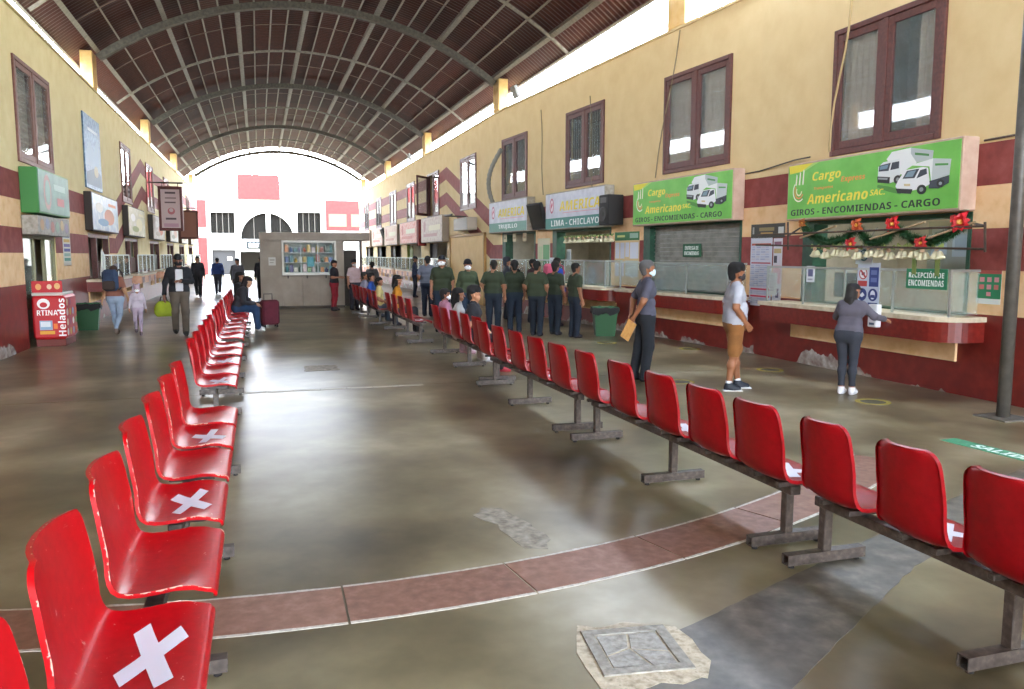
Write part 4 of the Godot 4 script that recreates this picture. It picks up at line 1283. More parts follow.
func shell_point(w: float, s: float, u: float, lift := 0.0) -> Vector3:
	# s: 0 at the front lip, 1 at the top of the back; u: -1 .. 1 across
	if prof_pts.is_empty():
		var c := Curve2D.new()
		for i in PROF.size():
			var t := Vector2(PROF[min(i + 1, PROF.size() - 1)][0] - PROF[max(i - 1, 0)][0], PROF[min(i + 1, PROF.size() - 1)][1] - PROF[max(i - 1, 0)][1]) / 6.0
			c.add_point(Vector2(PROF[i][0], PROF[i][1]), -t, t)
		c.bake_interval = 0.005
		for i in 201:
			prof_pts.append(c.sample_baked(c.get_baked_length() * i / 200.0, true))
		prof_len.append(c.get_baked_length())
	var f := clampf(s, 0.0, 1.0) * 200.0
	var i0 := int(min(floor(f), 199.0))
	var p: Vector2 = (prof_pts[i0] as Vector2).lerp(prof_pts[i0 + 1], f - i0)
	var tn: Vector2 = ((prof_pts[min(i0 + 1, 200)] as Vector2) - prof_pts[max(i0 - 1, 0)]).normalized()
	var nn := Vector2(tn.y, -tn.x)      # towards the sitter
	var L: float = prof_len[0]
	var hw := w * 0.5
	# narrower at waist, rounded at the ends
	hw *= 1.0 - 0.06 * exp(-pow((s - 0.62) / 0.1, 2.0)) - 0.13 * smoothstep(0.52, 1.0, s)
	var r := 0.085
	var d := (1.0 - s) * L
	if d < r: hw = hw - r * 0.85 + 0.85 * sqrt(max(r * r - (r - d) * (r - d), 0.0))
	d = s * L
	if d < 0.06: hw = hw - 0.035 + 0.035 * sqrt(max(1.0 - pow(1.0 - d / 0.06, 2.0), 0.0))
	var dish := 0.026 * pow(abs(u), 2.6) * smoothstep(0.08, 0.2, s) + 0.022 * pow(abs(u), 2.0) * smoothstep(0.5, 0.7, s)
	var top := -0.012 * u * u * smoothstep(0.9, 1.0, s)
	p += nn * (dish + lift) + tn * top
	return Vector3(u * hw, p.y, p.x)

func shell_mesh(w: float) -> ArrayMesh:
	var key := "shell%.2f" % w
	if cache.has(key): return cache[key]
	var ss := [0.0, 0.02, 0.04, 0.07, 0.1, 0.15, 0.22, 0.3, 0.36, 0.41, 0.46, 0.5, 0.54, 0.58, 0.64, 0.7, 0.77, 0.84, 0.9, 0.93, 0.955, 0.975, 0.99, 1.0]
	var us := [-1.0, -0.93, -0.82, -0.65, -0.4, 0.0, 0.4, 0.65, 0.82, 0.93, 1.0]
	var st := stool()
	st.set_smooth_group(1)
	var F := []; var B := []
	for s in ss:
		var rf := []; var rb := []
		for u in us:
			rf.append(shell_point(w, s, u)); rb.append(shell_point(w, s, u, -0.007))
		F.append(rf); B.append(rb)
	for i in ss.size() - 1:
		for j in us.size() - 1:
			quad(st, F[i][j + 1], F[i + 1][j + 1], F[i + 1][j], F[i][j])
	st.set_smooth_group(2)
	for i in ss.size() - 1:
		for j in us.size() - 1:
			quad(st, B[i][j], B[i + 1][j], B[i + 1][j + 1], B[i][j + 1])
	# turned-down rim
	st.set_smooth_group(3)
	var loop := []
	for i in ss.size(): loop.append([F[i][0], shell_point(w, ss[i], -1.0, -0.019 if i > 2 else -0.014)])
	for j in range(1, us.size()): loop.append([F[-1][j], shell_point(w, 1.0, us[j], -0.019)])
	for i in range(ss.size() - 2, -1, -1): loop.append([F[i][-1], shell_point(w, ss[i], 1.0, -0.019 if i > 2 else -0.014)])
	for j in range(us.size() - 2, 0, -1): loop.append([F[0][j], shell_point(w, 0.0, us[j], -0.014)])
	for i in loop.size():
		var a: Array = loop[i]; var b: Array = loop[(i + 1) % loop.size()]
		quad(st, a[0], b[0], b[1], a[1])
	cache[key] = commit(st)
	return cache[key]

# flakes of missing paint along the rim of a seat
func rim_flakes(w: float, sd: int) -> ArrayMesh:
	var st := stool()
	var r := RandomNumberGenerator.new()
	r.seed = 40 + sd
	for side in [-1.0, 1.0]:
		var s := 0.03
		while s < 0.99:
			var l := r.randf_range(0.008, 0.06)
			if r.randf() < 0.5:
				var a0 := 0.0; var a1 := a0 - r.randf_range(0.002, 0.009)
				var n := 5
				for i in n:
					var q := []
					for e in [[i, a0], [i + 1, a0], [i + 1, a1], [i, a1]]:
						var p := shell_point(w, min(s + l * e[0] / n, 1.0), side, e[1] * (0.35 + 0.65 * absf(sin(e[0] * 2.3 + s * 90.0))))
						q.append(p + Vector3(side * 0.0012, 0, 0))
					if side > 0: quad(st, q[0], q[1], q[2], q[3])
					else: quad(st, q[3], q[2], q[1], q[0])
			s += l + r.randf_range(0.002, 0.03)
	for i in 26:
		var u := r.randf_range(-0.95, 0.95); var du := r.randf_range(0.01, 0.06)
		var front := r.randf() < 0.6
		var q := []
		for e in [[u, 0.0], [u + du, 0.2], [u + du, 1.0], [u, 0.8]]:
			q.append(shell_point(w, (0.012 + 0.014 * e[1]) if front else 1.0, clampf(e[0], -1, 1), 0.0015 if front else -0.001 - 0.006 * e[1]) + (Vector3.ZERO if front else Vector3(0, 0.0012, 0)))
		quad(st, q[3], q[2], q[1], q[0])
	return commit(st)

func tape_cross(w: float, sd: int) -> ArrayMesh:
	var key := "cross%.2f|%d" % [w, sd % 3]
	if cache.has(key): return cache[key]
	var st := stool()
	st.set_smooth_group(1)
	var turn: float = [0.15, -0.25, 0.4][sd % 3]
	for k in 2:
		var a: float = turn + (0.75 if k == 0 else -0.7)
		var dir := Vector2(cos(a), sin(a)); var nor := Vector2(-dir.y, dir.x)
		var half: float = [0.86, 0.78][k]
		var wd := 0.2
		var n := 8
		for i in n:
			var q := []
			for e in [[i, -1], [i + 1, -1], [i + 1, 1], [i, 1]]:
				var p: Vector2 = dir * lerpf(-half, half, float(e[0]) / n) + nor * wd * e[1]
				q.append(shell_point(w, 0.25 + p.y * 0.16, p.x * 0.8, 0.002 + 0.0015 * k))
			quad(st, q[3], q[2], q[1], q[0])
	cache[key] = commit(st)
	return cache[key]

# post line at x; seats at the given z; the sitter faces the right wall
func bench(label: String, x: float, seats: Array, legs: Array, w: float, red: Material, crosses: Array, group := "", plates := []):
	var zc: float = (seats[0] + seats[-1]) * 0.5
	var b := thing("red_bench", label, "bench", Transform3D(Basis(UP, PI * 0.5), Vector3(x, 0, zc)), group)
	var steel := dark_steel()
	for i in seats.size():
		var o := mesh_part(shell_mesh(w), "seat_shell", red, b)
		o.position = Vector3(-(seats[i] - zc), 0, 0)
		if i in crosses:
			mesh_part(tape_cross(w, i), "paper_cross", hexm("e2e2e8", 0.7), o).set_meta("label", "white paper strips taped in a cross")
		if red == mats.get("red_worn"):
			var fk := mesh_part(rim_flakes(w, i), "chipped_paint", hexm("d2ab98", 0.7), o)
			fk.set_meta("kind", "stuff")
		for s in [-0.12, 0.12]:
			if not cache.has("bracket"):
				var sb := stool()
				cbox(sb, Vector3(0, 0.395, 0.02), Vector3(0.035, 0.03, 0.26), 0.003)
				cache["bracket"] = commit(sb)
			mesh_part(cache["bracket"], "seat_bracket", steel, b).position = o.position + Vector3(s * w / 0.5, 0, 0)
	var lo: float = -(max(seats[0], legs[0]) - zc) - 0.06; var hi: float = -(min(seats[-1], legs[-1]) - zc) + 0.06
	lo = min(lo, -(seats[0] - zc) - w * 0.3); hi = max(hi, -(seats[-1] - zc) + w * 0.3)
	var st := stool()
	cbox(st, Vector3((lo + hi) * 0.5, 0.355, 0.0), Vector3(hi - lo, 0.055, 0.07), 0.004)
	part(st, "beam", steel, b)
	for z in legs:
		st = stool()
		cbox(st, Vector3(0, 0.205, 0), Vector3(0.055, 0.25, 0.055), 0.004)
		var lg := part(st, "leg", steel, b)
		lg.position = Vector3(-(z - zc), 0, 0)
		st = stool()
		# square tube lying on the floor, open at both ends
		for q in [[-0.03, 0.02, 0.03, 0.025], [-0.03, 0.075, 0.03, 0.08], [-0.03, 0.025, -0.025, 0.075], [0.025, 0.025, 0.03, 0.075]]:
			box(st, Vector3(q[0], q[1], -0.26), Vector3(q[2], q[3], 0.26))
		part(st, "foot", steel, lg)
		for s in [-0.22, 0.22]:
			if not cache.has("pad"):
				var sp := stool()
				lathe(sp, [[0.0, 0.0], [0.018, 0.0], [0.018, 0.012], [0.01, 0.02], [0.0, 0.02]], 10)
				cache["pad"] = commit(sp)
			mesh_part(cache["pad"], "foot_pad", hexm("1c1a19", 0.8), lg).position = Vector3(0, 0, s)
	return b

func build_benches():
	var worn := noisy("red_worn", [[0.0, "a0020d"], [0.3, "ab0410"], [0.7, "b50613"], [0.87, "b20a16"], [0.89, "d2988a"], [0.93, "dcb8a8"], [1.0, "e2c6b6"]], 0.55, 0.32, 0.018, 5)
	var red := noisy("red_plastic", [[0.0, "97030e"], [0.5, "a60512"], [1.0, "b20816"]], 0.8, 0.3, 0.015)
	var redb := noisy("red_back", [[0.0, "80040d"], [0.5, "8f0611"], [0.9, "9b0916"], [1.0, "a31e29"]], 0.7, 0.35, 0.02)
	for m in [worn, red, redb]: m.metallic_specular = 0.36
	# left row
	bench("worn red moulded bench with chipped rims and large paper crosses", -0.44, [-1.88, -2.75, -3.62], [-2.2, -3.4], 0.72, worn, [0, 1])
	bench("red four-seat bench with paper crosses behind the chipped bench", -0.45, [-4.48, -5.3, -6.1, -6.86], [-4.75, -6.6], 0.68, worn, [0, 2])
	bench("third red bench of the left row with five seats", -0.49, [-8.8, -9.6, -10.45, -11.4, -12.25], [-9.15, -10.5, -11.9], 0.66, red, [0, 2])
	bench("fourth red bench of the left row behind the five-seat bench", -0.5, [-13.6, -14.5, -15.4, -16.3], [-13.9, -16.0], 0.66, red, [1, 3])
	bench("left row bench on which the person in the grey hoodie sits", -0.48, [-17.4, -18.3, -19.3, -20.3, -21.4], [-17.7, -19.3, -21.1], 0.66, red, [0, 2])
	# right row
	bench("red bench seen from behind next to the green SALIDA floor sticker", 3.02, [-1.1, -1.5, -1.94, -2.39, -2.9, -3.47], [-1.3, -2.47, -3.66], 0.435, redb, [3, 4])
	bench("five-seat red bench crossing the end of the clay tile band", 3.0, [-4.06, -4.64, -5.27, -5.96, -6.7], [-3.98, -5.38, -6.85], 0.52, redb, [0, 2])
	bench("red bench backed onto the aisle opposite the man in shorts", 2.98, [-7.36, -8.02, -8.72, -9.44, -10.16], [-7.28, -8.75, -10.2], 0.57, redb, [1, 3])
	bench("red bench on which the boy in the black polo sits", 3.1, [-10.9, -11.6, -12.3, -13.0, -13.7], [-10.5, -12.05, -13.8], 0.56, redb, [])
	bench("red bench with an empty end seat beside the woman in orange", 3.02, [-15.9, -16.8, -17.7, -18.6], [-15.6, -17.1, -18.7], 0.62, redb, [0])
	bench("red bench where the people before the kiosk sit", 2.85, [-19.6, -20.5, -21.4, -22.3, -23.2, -24.1], [-20.0, -22.3, -24.0], 0.62, redb, [])

# ---------------------------------------------------------------- people
# surface nets over a field of tapered capsules; bones: [a, b, ra, rb, tag]
func nets(bones: Array, cell: float, k: float) -> Dictionary:
	var lo := Vector3.INF; var hi := -Vector3.INF
	for b in bones:
		var r: float = max(b[2], b[3]) + cell * 2.5
		for p in [b[0], b[1]]:
			lo = lo.min(p - Vector3.ONE * r); hi = hi.max(p + Vector3.ONE * r)
	var n := Vector3i(((hi - lo) / cell).ceil()) + Vector3i.ONE
	var nx := n.x; var nxy := n.x * n.y
	var d := PackedFloat32Array(); d.resize(nxy * n.z); d.fill(1.0)
	var best := d.duplicate()
	var tg := PackedByteArray(); tg.resize(d.size())
	for b in bones:
		var a: Vector3 = b[0]; var ab: Vector3 = b[1] - a
		var l2: float = max(ab.length_squared(), 1e-8)
		var ra: float = b[2]; var dr: float = b[3] - ra
		var m: float = max(b[2], b[3]) + k + cell * 2.0
		var blo := (a.min(b[1]) - Vector3.ONE * m - lo) / cell; var bhi := (a.max(b[1]) + Vector3.ONE * m - lo) / cell
		var x0 := maxi(int(blo.x), 0); var x1 := mini(int(bhi.x) + 1, n.x - 1)
		for z in range(maxi(int(blo.z), 0), mini(int(bhi.z) + 1, n.z - 1) + 1):
			for y in range(maxi(int(blo.y), 0), mini(int(bhi.y) + 1, n.y - 1) + 1):
				var row := z * nxy + y * nx
				for x in range(x0, x1 + 1):
					var q := lo + Vector3(x, y, z) * cell - a
					var t := clampf(q.dot(ab) / l2, 0.0, 1.0)
					var e := (q - ab * t).length() - ra - dr * t
					var i := row + x
					if e < best[i]:
						best[i] = e; tg[i] = b[4]
					var o := d[i]
					var h: float = max(k - absf(o - e), 0.0) / k
					d[i] = minf(o, e) - h * h * k * 0.25
	var vid := {}
	var verts := PackedVector3Array(); var tags := PackedByteArray()
	var offs := [0, 1, nx, nx + 1, nxy, nxy + 1, nxy + nx, nxy + nx + 1]
	var lim := cell * 1.8
	for z in n.z - 1:
		for y in n.y - 1:
			var row := z * nxy + y * nx
			for x in n.x - 1:
				var i := row + x
				var v0 := d[i]
				if absf(v0) > lim: continue
				var s := 0
				for c in 8:
					if d[i + offs[c]] < 0.0: s += 1
				if s == 0 or s == 8: continue
				var sum := Vector3.ZERO; var cnt := 0
				for c in 8:
					for ax in [1, 2, 4]:
						if c & ax: continue
						var da := d[i + offs[c]]; var db := d[i + offs[c | ax]]
						if (da < 0.0) == (db < 0.0): continue
						var t := da / (da - db)
						var p := Vector3(c & 1, (c >> 1) & 1, (c >> 2) & 1)
						p[0 if ax == 1 else (1 if ax == 2 else 2)] += t
						sum += p; cnt += 1
				vid[i] = verts.size()
				verts.append(lo + (Vector3(x, y, z) + sum / cnt) * cell)
				tags.append(tg[i] if d[i] > -cell else tg[i + offs[7]])
	var faces := PackedInt32Array()
	for i in vid:
		var inside := d[i] < 0.0
		for e in [[1, nx, nxy], [nx, nxy, 1], [nxy, 1, nx]]:
			if inside == (d[i + e[0]] < 0.0): continue
			var a: int = i - e[1] - e[2]; var b: int = i - e[2]; var c: int = i; var f: int = i - e[1]
			if not (vid.has(a) and vid.has(b) and vid.has(f)): continue
			if inside: faces.append_array([vid[a], vid[b], vid[c], vid[f]])
			else: faces.append_array([vid[f], vid[c], vid[b], vid[a]])
	var nor := PackedVector3Array(); nor.resize(verts.size())
	for i in range(0, faces.size(), 4):
		var nn := (verts[faces[i + 2]] - verts[faces[i]]).cross(verts[faces[i + 3]] - verts[faces[i + 1]])
		for j in 4: nor[faces[i + j]] += nn
	for i in nor.size(): nor[i] = nor[i].normalized()
	return {"v": verts, "n": nor, "f": faces, "t": tags}

# mesh of the faces that carry one of the tags, pushed out along their normals
func net_mesh(list: Array, want: Array, push: float) -> ArrayMesh:
	var V := PackedVector3Array(); var N := PackedVector3Array(); var I := PackedInt32Array()
	for g in list:
		var map := {}
		var f: PackedInt32Array = g["f"]; var t: PackedByteArray = g["t"]
		for i in range(0, f.size(), 4):
			if want:
				var hit := 0
				for j in 4:
					if t[f[i + j]] in want: hit += 1
				if hit < 2: continue
			for j in 4:
				if not map.has(f[i + j]):
					map[f[i + j]] = V.size()
					V.append(g["v"][f[i + j]] + g["n"][f[i + j]] * push); N.append(g["n"][f[i + j]])
			# front faces run clockwise
			I.append_array([map[f[i]], map[f[i + 2]], map[f[i + 1]], map[f[i]], map[f[i + 3]], map[f[i + 2]]])
	if V.is_empty(): return null
	var arr := []
	arr.resize(Mesh.ARRAY_MAX)
	arr[Mesh.ARRAY_VERTEX] = V; arr[Mesh.ARRAY_NORMAL] = N; arr[Mesh.ARRAY_INDEX] = I
	var m := ArrayMesh.new()
	m.add_surface_from_arrays(Mesh.PRIMITIVE_TRIANGLES, arr)
	return m

func hand_net() -> Dictionary:
	if cache.has("hand"): return cache["hand"]
	# wrist at origin, fingers towards +y, palm facing +z, thumb on +x
	var b := []
	for i in 4:
		var x := -0.03 + i * 0.02
		var l: float = [0.062, 0.076, 0.082, 0.074][i]
		var y: float = [0.082, 0.09, 0.093, 0.09][i]
		b.append([Vector3(x * 0.6, 0.015, 0), Vector3(x, y, 0), 0.017, 0.0125, 0])
		var m := Vector3(x * 1.1, y + l * 0.5, 0.012)
		b.append([Vector3(x, y, 0), m, 0.0105, 0.009, 0])
		b.append([m, Vector3(x * 1.1, y + l * 0.85, 0.036), 0.009, 0.0075, 0])
	b.append([Vector3(0.02, 0.02, 0.005), Vector3(0.05, 0.06, 0.014), 0.017, 0.012, 0])
	b.append([Vector3(0.05, 0.06, 0.014), Vector3(0.058, 0.1, 0.024), 0.011, 0.009, 0])
	b.append([Vector3(0, -0.05, 0), Vector3(0, 0.02, 0), 0.026, 0.026, 0])
	cache["hand"] = nets(b, 0.006, 0.008)
	return cache["hand"]

func moved(g: Dictionary, xf: Transform3D, mirror: bool) -> Dictionary:
	var v := PackedVector3Array(); var nn := PackedVector3Array()
	for i in g["v"].size():
		var p: Vector3 = g["v"][i]; var q: Vector3 = g["n"][i]
		if mirror: p.x = -p.x; q.x = -q.x
		v.append(xf * p); nn.append(xf.basis * q)
	var f: PackedInt32Array = g["f"].duplicate()
	if mirror: f.reverse()
	return {"v": v, "n": nn, "f": f, "t": g["t"]}

# poses: the joints that differ from standing at ease; the figure faces +z and is 1.70 m tall
func pose_joints(name: String) -> Dictionary:
	var j := {"hip": Vector3(0, 0.93, 0), "chest": Vector3(0, 1.28, 0.0), "neck": Vector3(0, 1.44, 0.0), "head": Vector3(0, 1.585, 0.025),
		"eL": Vector3(0.235, 1.13, -0.03), "wL": Vector3(0.245, 0.88, 0.03), "eR": Vector3(-0.235, 1.13, -0.03), "wR": Vector3(-0.245, 0.88, 0.03),
		"kL": Vector3(0.10, 0.5, 0.015), "aL": Vector3(0.105, 0.09, -0.03), "kR": Vector3(-0.10, 0.5, 0.015), "aR": Vector3(-0.105, 0.09, -0.03), "yaw": 0.0, "nod": 0.0}
	match name:
		"hands_back":
			j.merge({"eL": Vector3(0.26, 1.14, -0.12), "wL": Vector3(0.05, 0.93, -0.2), "eR": Vector3(-0.26, 1.14, -0.12), "wR": Vector3(-0.06, 0.9, -0.2), "aL": Vector3(0.09, 0.09, -0.14), "kL": Vector3(0.09, 0.5, -0.06), "aR": Vector3(-0.1, 0.09, -0.04), "yaw": 0.1}, true)
		"pocket":
			j.merge({"eR": Vector3(-0.27, 1.14, -0.06), "wR": Vector3(-0.2, 0.93, 0.1), "eL": Vector3(0.27, 1.14, -0.06), "wL": Vector3(0.2, 0.93, 0.1), "aL": Vector3(0.13, 0.09, 0.1), "kL": Vector3(0.11, 0.5, 0.06), "aR": Vector3(-0.1, 0.09, -0.08), "kR": Vector3(-0.1, 0.5, -0.02)}, true)
		"counter":
			j.merge({"chest": Vector3(0, 1.27, 0.07), "neck": Vector3(0, 1.42, 0.1), "head": Vector3(0, 1.56, 0.14), "eL": Vector3(0.29, 1.17, 0.18), "wL": Vector3(0.16, 1.15, 0.42), "eR": Vector3(-0.33, 1.2, 0.16), "wR": Vector3(-0.36, 1.15, 0.42), "aL": Vector3(0.075, 0.09, 0.0), "aR": Vector3(-0.075, 0.09, 0.03), "kL": Vector3(0.075, 0.5, 0.02), "kR": Vector3(-0.075, 0.5, 0.03), "yaw": -0.5}, true)
		"walk":
			j.merge({"aL": Vector3(0.08, 0.09, 0.2), "kL": Vector3(0.09, 0.51, 0.16), "aR": Vector3(-0.08, 0.16, -0.26), "kR": Vector3(-0.09, 0.51, 0.0), "wL": Vector3(0.25, 0.9, -0.12), "wR": Vector3(-0.25, 0.92, 0.14), "eR": Vector3(-0.24, 1.13, 0.0)}, true)
		"carry":
			j.merge({"aL": Vector3(0.09, 0.09, 0.12), "kL": Vector3(0.1, 0.51, 0.1), "aR": Vector3(-0.09, 0.12, -0.16), "kR": Vector3(-0.1, 0.5, 0.0), "wR": Vector3(-0.3, 0.86, 0.04), "eR": Vector3(-0.27, 1.12, -0.02), "eL": Vector3(0.25, 1.14, 0.02), "wL": Vector3(0.03, 1.16, 0.22), "nod": 0.2}, true)
		"phone":
			j.merge({"eL": Vector3(0.24, 1.13, 0.02), "wL": Vector3(0.08, 1.15, 0.24), "eR": Vector3(-0.24, 1.13, 0.02), "wR": Vector3(-0.08, 1.13, 0.24), "nod": 0.25}, true)
		"queue":
			j.merge({"eL": Vector3(0.26, 1.15, -0.06), "wL": Vector3(0.2, 0.93, 0.1), "eR": Vector3(-0.25, 1.12, -0.02), "wR": Vector3(-0.26, 0.88, 0.06), "aL": Vector3(0.12, 0.09, 0.06), "yaw": 0.35}, true)
		"sit", "sit_lap", "sit_lean":
			var dn := Vector3(0, -0.36, -0.04)
			for q in ["hip", "chest", "neck", "head", "eL", "eR", "wL", "wR"]: j[q] += dn
			j.merge({"kL": Vector3(0.11, 0.52, 0.36), "aL": Vector3(0.12, 0.09, 0.38), "kR": Vector3(-0.11, 0.52, 0.36), "aR": Vector3(-0.12, 0.09, 0.42), "eL": Vector3(0.25, 0.76, -0.05), "wL": Vector3(0.12, 0.63, 0.17), "eR": Vector3(-0.25, 0.76, -0.05), "wR": Vector3(-0.1, 0.63, 0.2)}, true)
			if name == "sit_lean":
				j.merge({"chest": Vector3(0, 0.9, 0.08), "neck": Vector3(0, 1.01, 0.14), "head": Vector3(0, 1.13, 0.22), "eL": Vector3(0.23, 0.68, 0.12), "wL": Vector3(0.07, 0.64, 0.34), "eR": Vector3(-0.23, 0.68, 0.12), "wR": Vector3(-0.05, 0.62, 0.36), "nod": 0.3}, true)
	return j

func body_set(pose: String, build: String, sleeve: String, legs: String, cell: float) -> Dictionary:
	var key := "body|%s|%s|%s|%s|%.3f" % [pose, build, sleeve, legs, cell]
	if cache.has(key): return cache[key]
	var j := pose_joints(pose)
	var fat := 1.0; var sh := 1.0; var hipw := 1.0
	if build == "stout": fat = 1.22; hipw = 1.08
	if build == "woman": sh = 0.88; hipw = 1.08; fat = 0.9
	if build == "child": sh = 0.82; hipw = 0.85; fat = 0.86
	if build == "slim": fat = 0.9; sh = 0.95
	var b := []
	var hip: Vector3 = j.hip; var ch: Vector3 = j.chest; var ne: Vector3 = j.neck
	var mid := hip.lerp(ch, 0.52)
	var X := Vector3.RIGHT
	b.append([ch - X * 0.1 * sh, ch + X * 0.1 * sh, 0.112, 0.112, 1])
	var shy := ch.lerp(ne, 0.62)
	b.append([shy - X * 0.14 * sh, shy + X * 0.14 * sh, 0.062, 0.062, 1])
	b.append([shy - X * 0.09, ne, 0.05, 0.045, 1]); b.append([shy + X * 0.09, ne, 0.05, 0.045, 1])
	b.append([mid - X * 0.075 + Vector3(0, 0, 0.02 * (fat - 0.9)), mid + X * 0.075 + Vector3(0, 0, 0.02 * (fat - 0.9)), 0.115 * fat, 0.115 * fat, 1])
	var low := hip.lerp(ch, 0.16)
	b.append([low - X * 0.085 * hipw, low + X * 0.085 * hipw, 0.118 * lerpf(1.0, fat, 0.7), 0.118 * lerpf(1.0, fat, 0.7), 1])
	b.append([hip - X * 0.085 * hipw - Vector3(0, 0.03, 0.01), hip + X * 0.085 * hipw - Vector3(0, 0.03, 0.01), 0.115, 0.115, 2])
	b.append([ne - Vector3(0, 0.03, 0.005), ne.lerp(j.head, 0.55), 0.056, 0.052, 0])
	var hands := []
	for s in ["L", "R"]:
		var sg := 1.0 if s == "L" else -1.0
		var S := shy + X * sg * 0.175 * sh
		var E: Vector3 = j["e" + s]; var Wr: Vector3 = j["w" + s]
		E.x *= lerpf(1.0, sh, 0.6)
		var loose := 0.006 if sleeve != "none" else 0.0
		if sleeve == "short":
			var m := S.lerp(E, 0.72)
			b.append([S, m, 0.058, 0.054, 1]); b.append([m, E, 0.043, 0.04, 0])
			b.append([E, Wr, 0.041, 0.029, 0])
		else:
			b.append([S, E, 0.058 + loose, 0.05, 1]); b.append([E, E.lerp(Wr, 0.93), 0.047, 0.036, 1]); b.append([E.lerp(Wr, 0.9), Wr, 0.03, 0.028, 0])
		var dir := (Wr - E).normalized()
		var inward := Vector3(-sg, 0, 0.25)
		if absf(dir.y) < 0.5: inward = Vector3(-sg * 0.3, -1, 0)
		var zz := (inward - dir * inward.dot(dir)).normalized()
		hands.append(moved(hand_net(), Transform3D(Basis(dir.cross(zz), dir, zz), Wr), sg < 0.0))
		var hp := hip + X * sg * 0.09 * hipw - Vector3(0, 0.05, 0)
		var K: Vector3 = j["k" + s]; var A: Vector3 = j["a" + s]
		if legs == "shorts":
			b.append([hp, K + Vector3(0, 0.05, 0), 0.1, 0.086, 2]); b.append([K + Vector3(0, 0.06, 0), K, 0.06, 0.055, 0])
			b.append([K, K.lerp(A, 0.35) - Vector3(0, 0, 0.012), 0.052, 0.056, 0]); b.append([K.lerp(A, 0.35) - Vector3(0, 0, 0.012), A, 0.054, 0.036, 0])
		elif legs == "tight":
			b.append([hp, K, 0.093, 0.058, 2]); b.append([K, K.lerp(A, 0.35) - Vector3(0, 0, 0.015), 0.054, 0.055, 2]); b.append([K.lerp(A, 0.35) - Vector3(0, 0, 0.015), A + Vector3(0, 0.05, 0), 0.054, 0.036, 2])
			b.append([A + Vector3(0, 0.05, 0), A, 0.034, 0.034, 0])
		else:
			b.append([hp, K, 0.1, 0.074, 2]); b.append([K, A + Vector3(0, 0.0, 0), 0.074, 0.06, 2])
		var fwd := Vector3(sg * 0.02, 0, 1).normalized()
		var dy: float = A.y - 0.09
		b.append([A - Vector3(0, 0.052, 0.025), A + fwd * 0.13 - Vector3(0, 0.056, 0), 0.037, 0.034, 3])
		b.append([A - Vector3(0, 0.015, 0), A + fwd * 0.07 - Vector3(0, 0.045, 0), 0.042, 0.035, 3])
	var g := nets(b, cell, 0.035)
	# head on a finer grid, turned on the neck
	var hd: Vector3 = j.head
	var hb := Basis(UP, j.yaw) * Basis(X, j.nod)
	var H := func(x: float, y: float, z: float) -> Vector3: return hd + hb * Vector3(x, y, z)
	var q := []
	q.append([H.call(0, 0.035, -0.045), H.call(0, 0.035, 0.0), 0.082, 0.08, 0])
	q.append([H.call(0, -0.02, 0.0), H.call(0, -0.075, 0.03), 0.07, 0.044, 0])
	q.append([H.call(-0.03, -0.05, 0.025), H.call(0.03, -0.05, 0.025), 0.045, 0.045, 0])
	q.append([H.call(-0.035, 0.02, 0.062), H.call(0.035, 0.02, 0.062), 0.016, 0.016, 0])
	q.append([H.call(0, 0.005, 0.078), H.call(0, -0.03, 0.094), 0.009, 0.013, 0])
	q.append([H.call(-0.02, -0.066, 0.07), H.call(0.02, -0.066, 0.07), 0.008, 0.008, 0])
	for sg in [-1.0, 1.0]:
		q.append([H.call(sg * 0.079, 0.012, -0.012), H.call(sg * 0.077, -0.028, -0.006), 0.015, 0.011, 0])
	q.append([hd.lerp(j.neck, 0.45), hd.lerp(j.neck, 0.9), 0.05, 0.053, 0])
	var gh := nets(q, 0.0085, 0.014)
	var out := {"body": net_mesh([g, gh] + hands, [], 0.0), "top": net_mesh([g], [1], 0.007), "bottom": net_mesh([g], [2], 0.0065), "shoes": net_mesh([g], [3], 0.006), "hd": hd, "hb": hb, "j": j}
	cache[key] = out
	return out

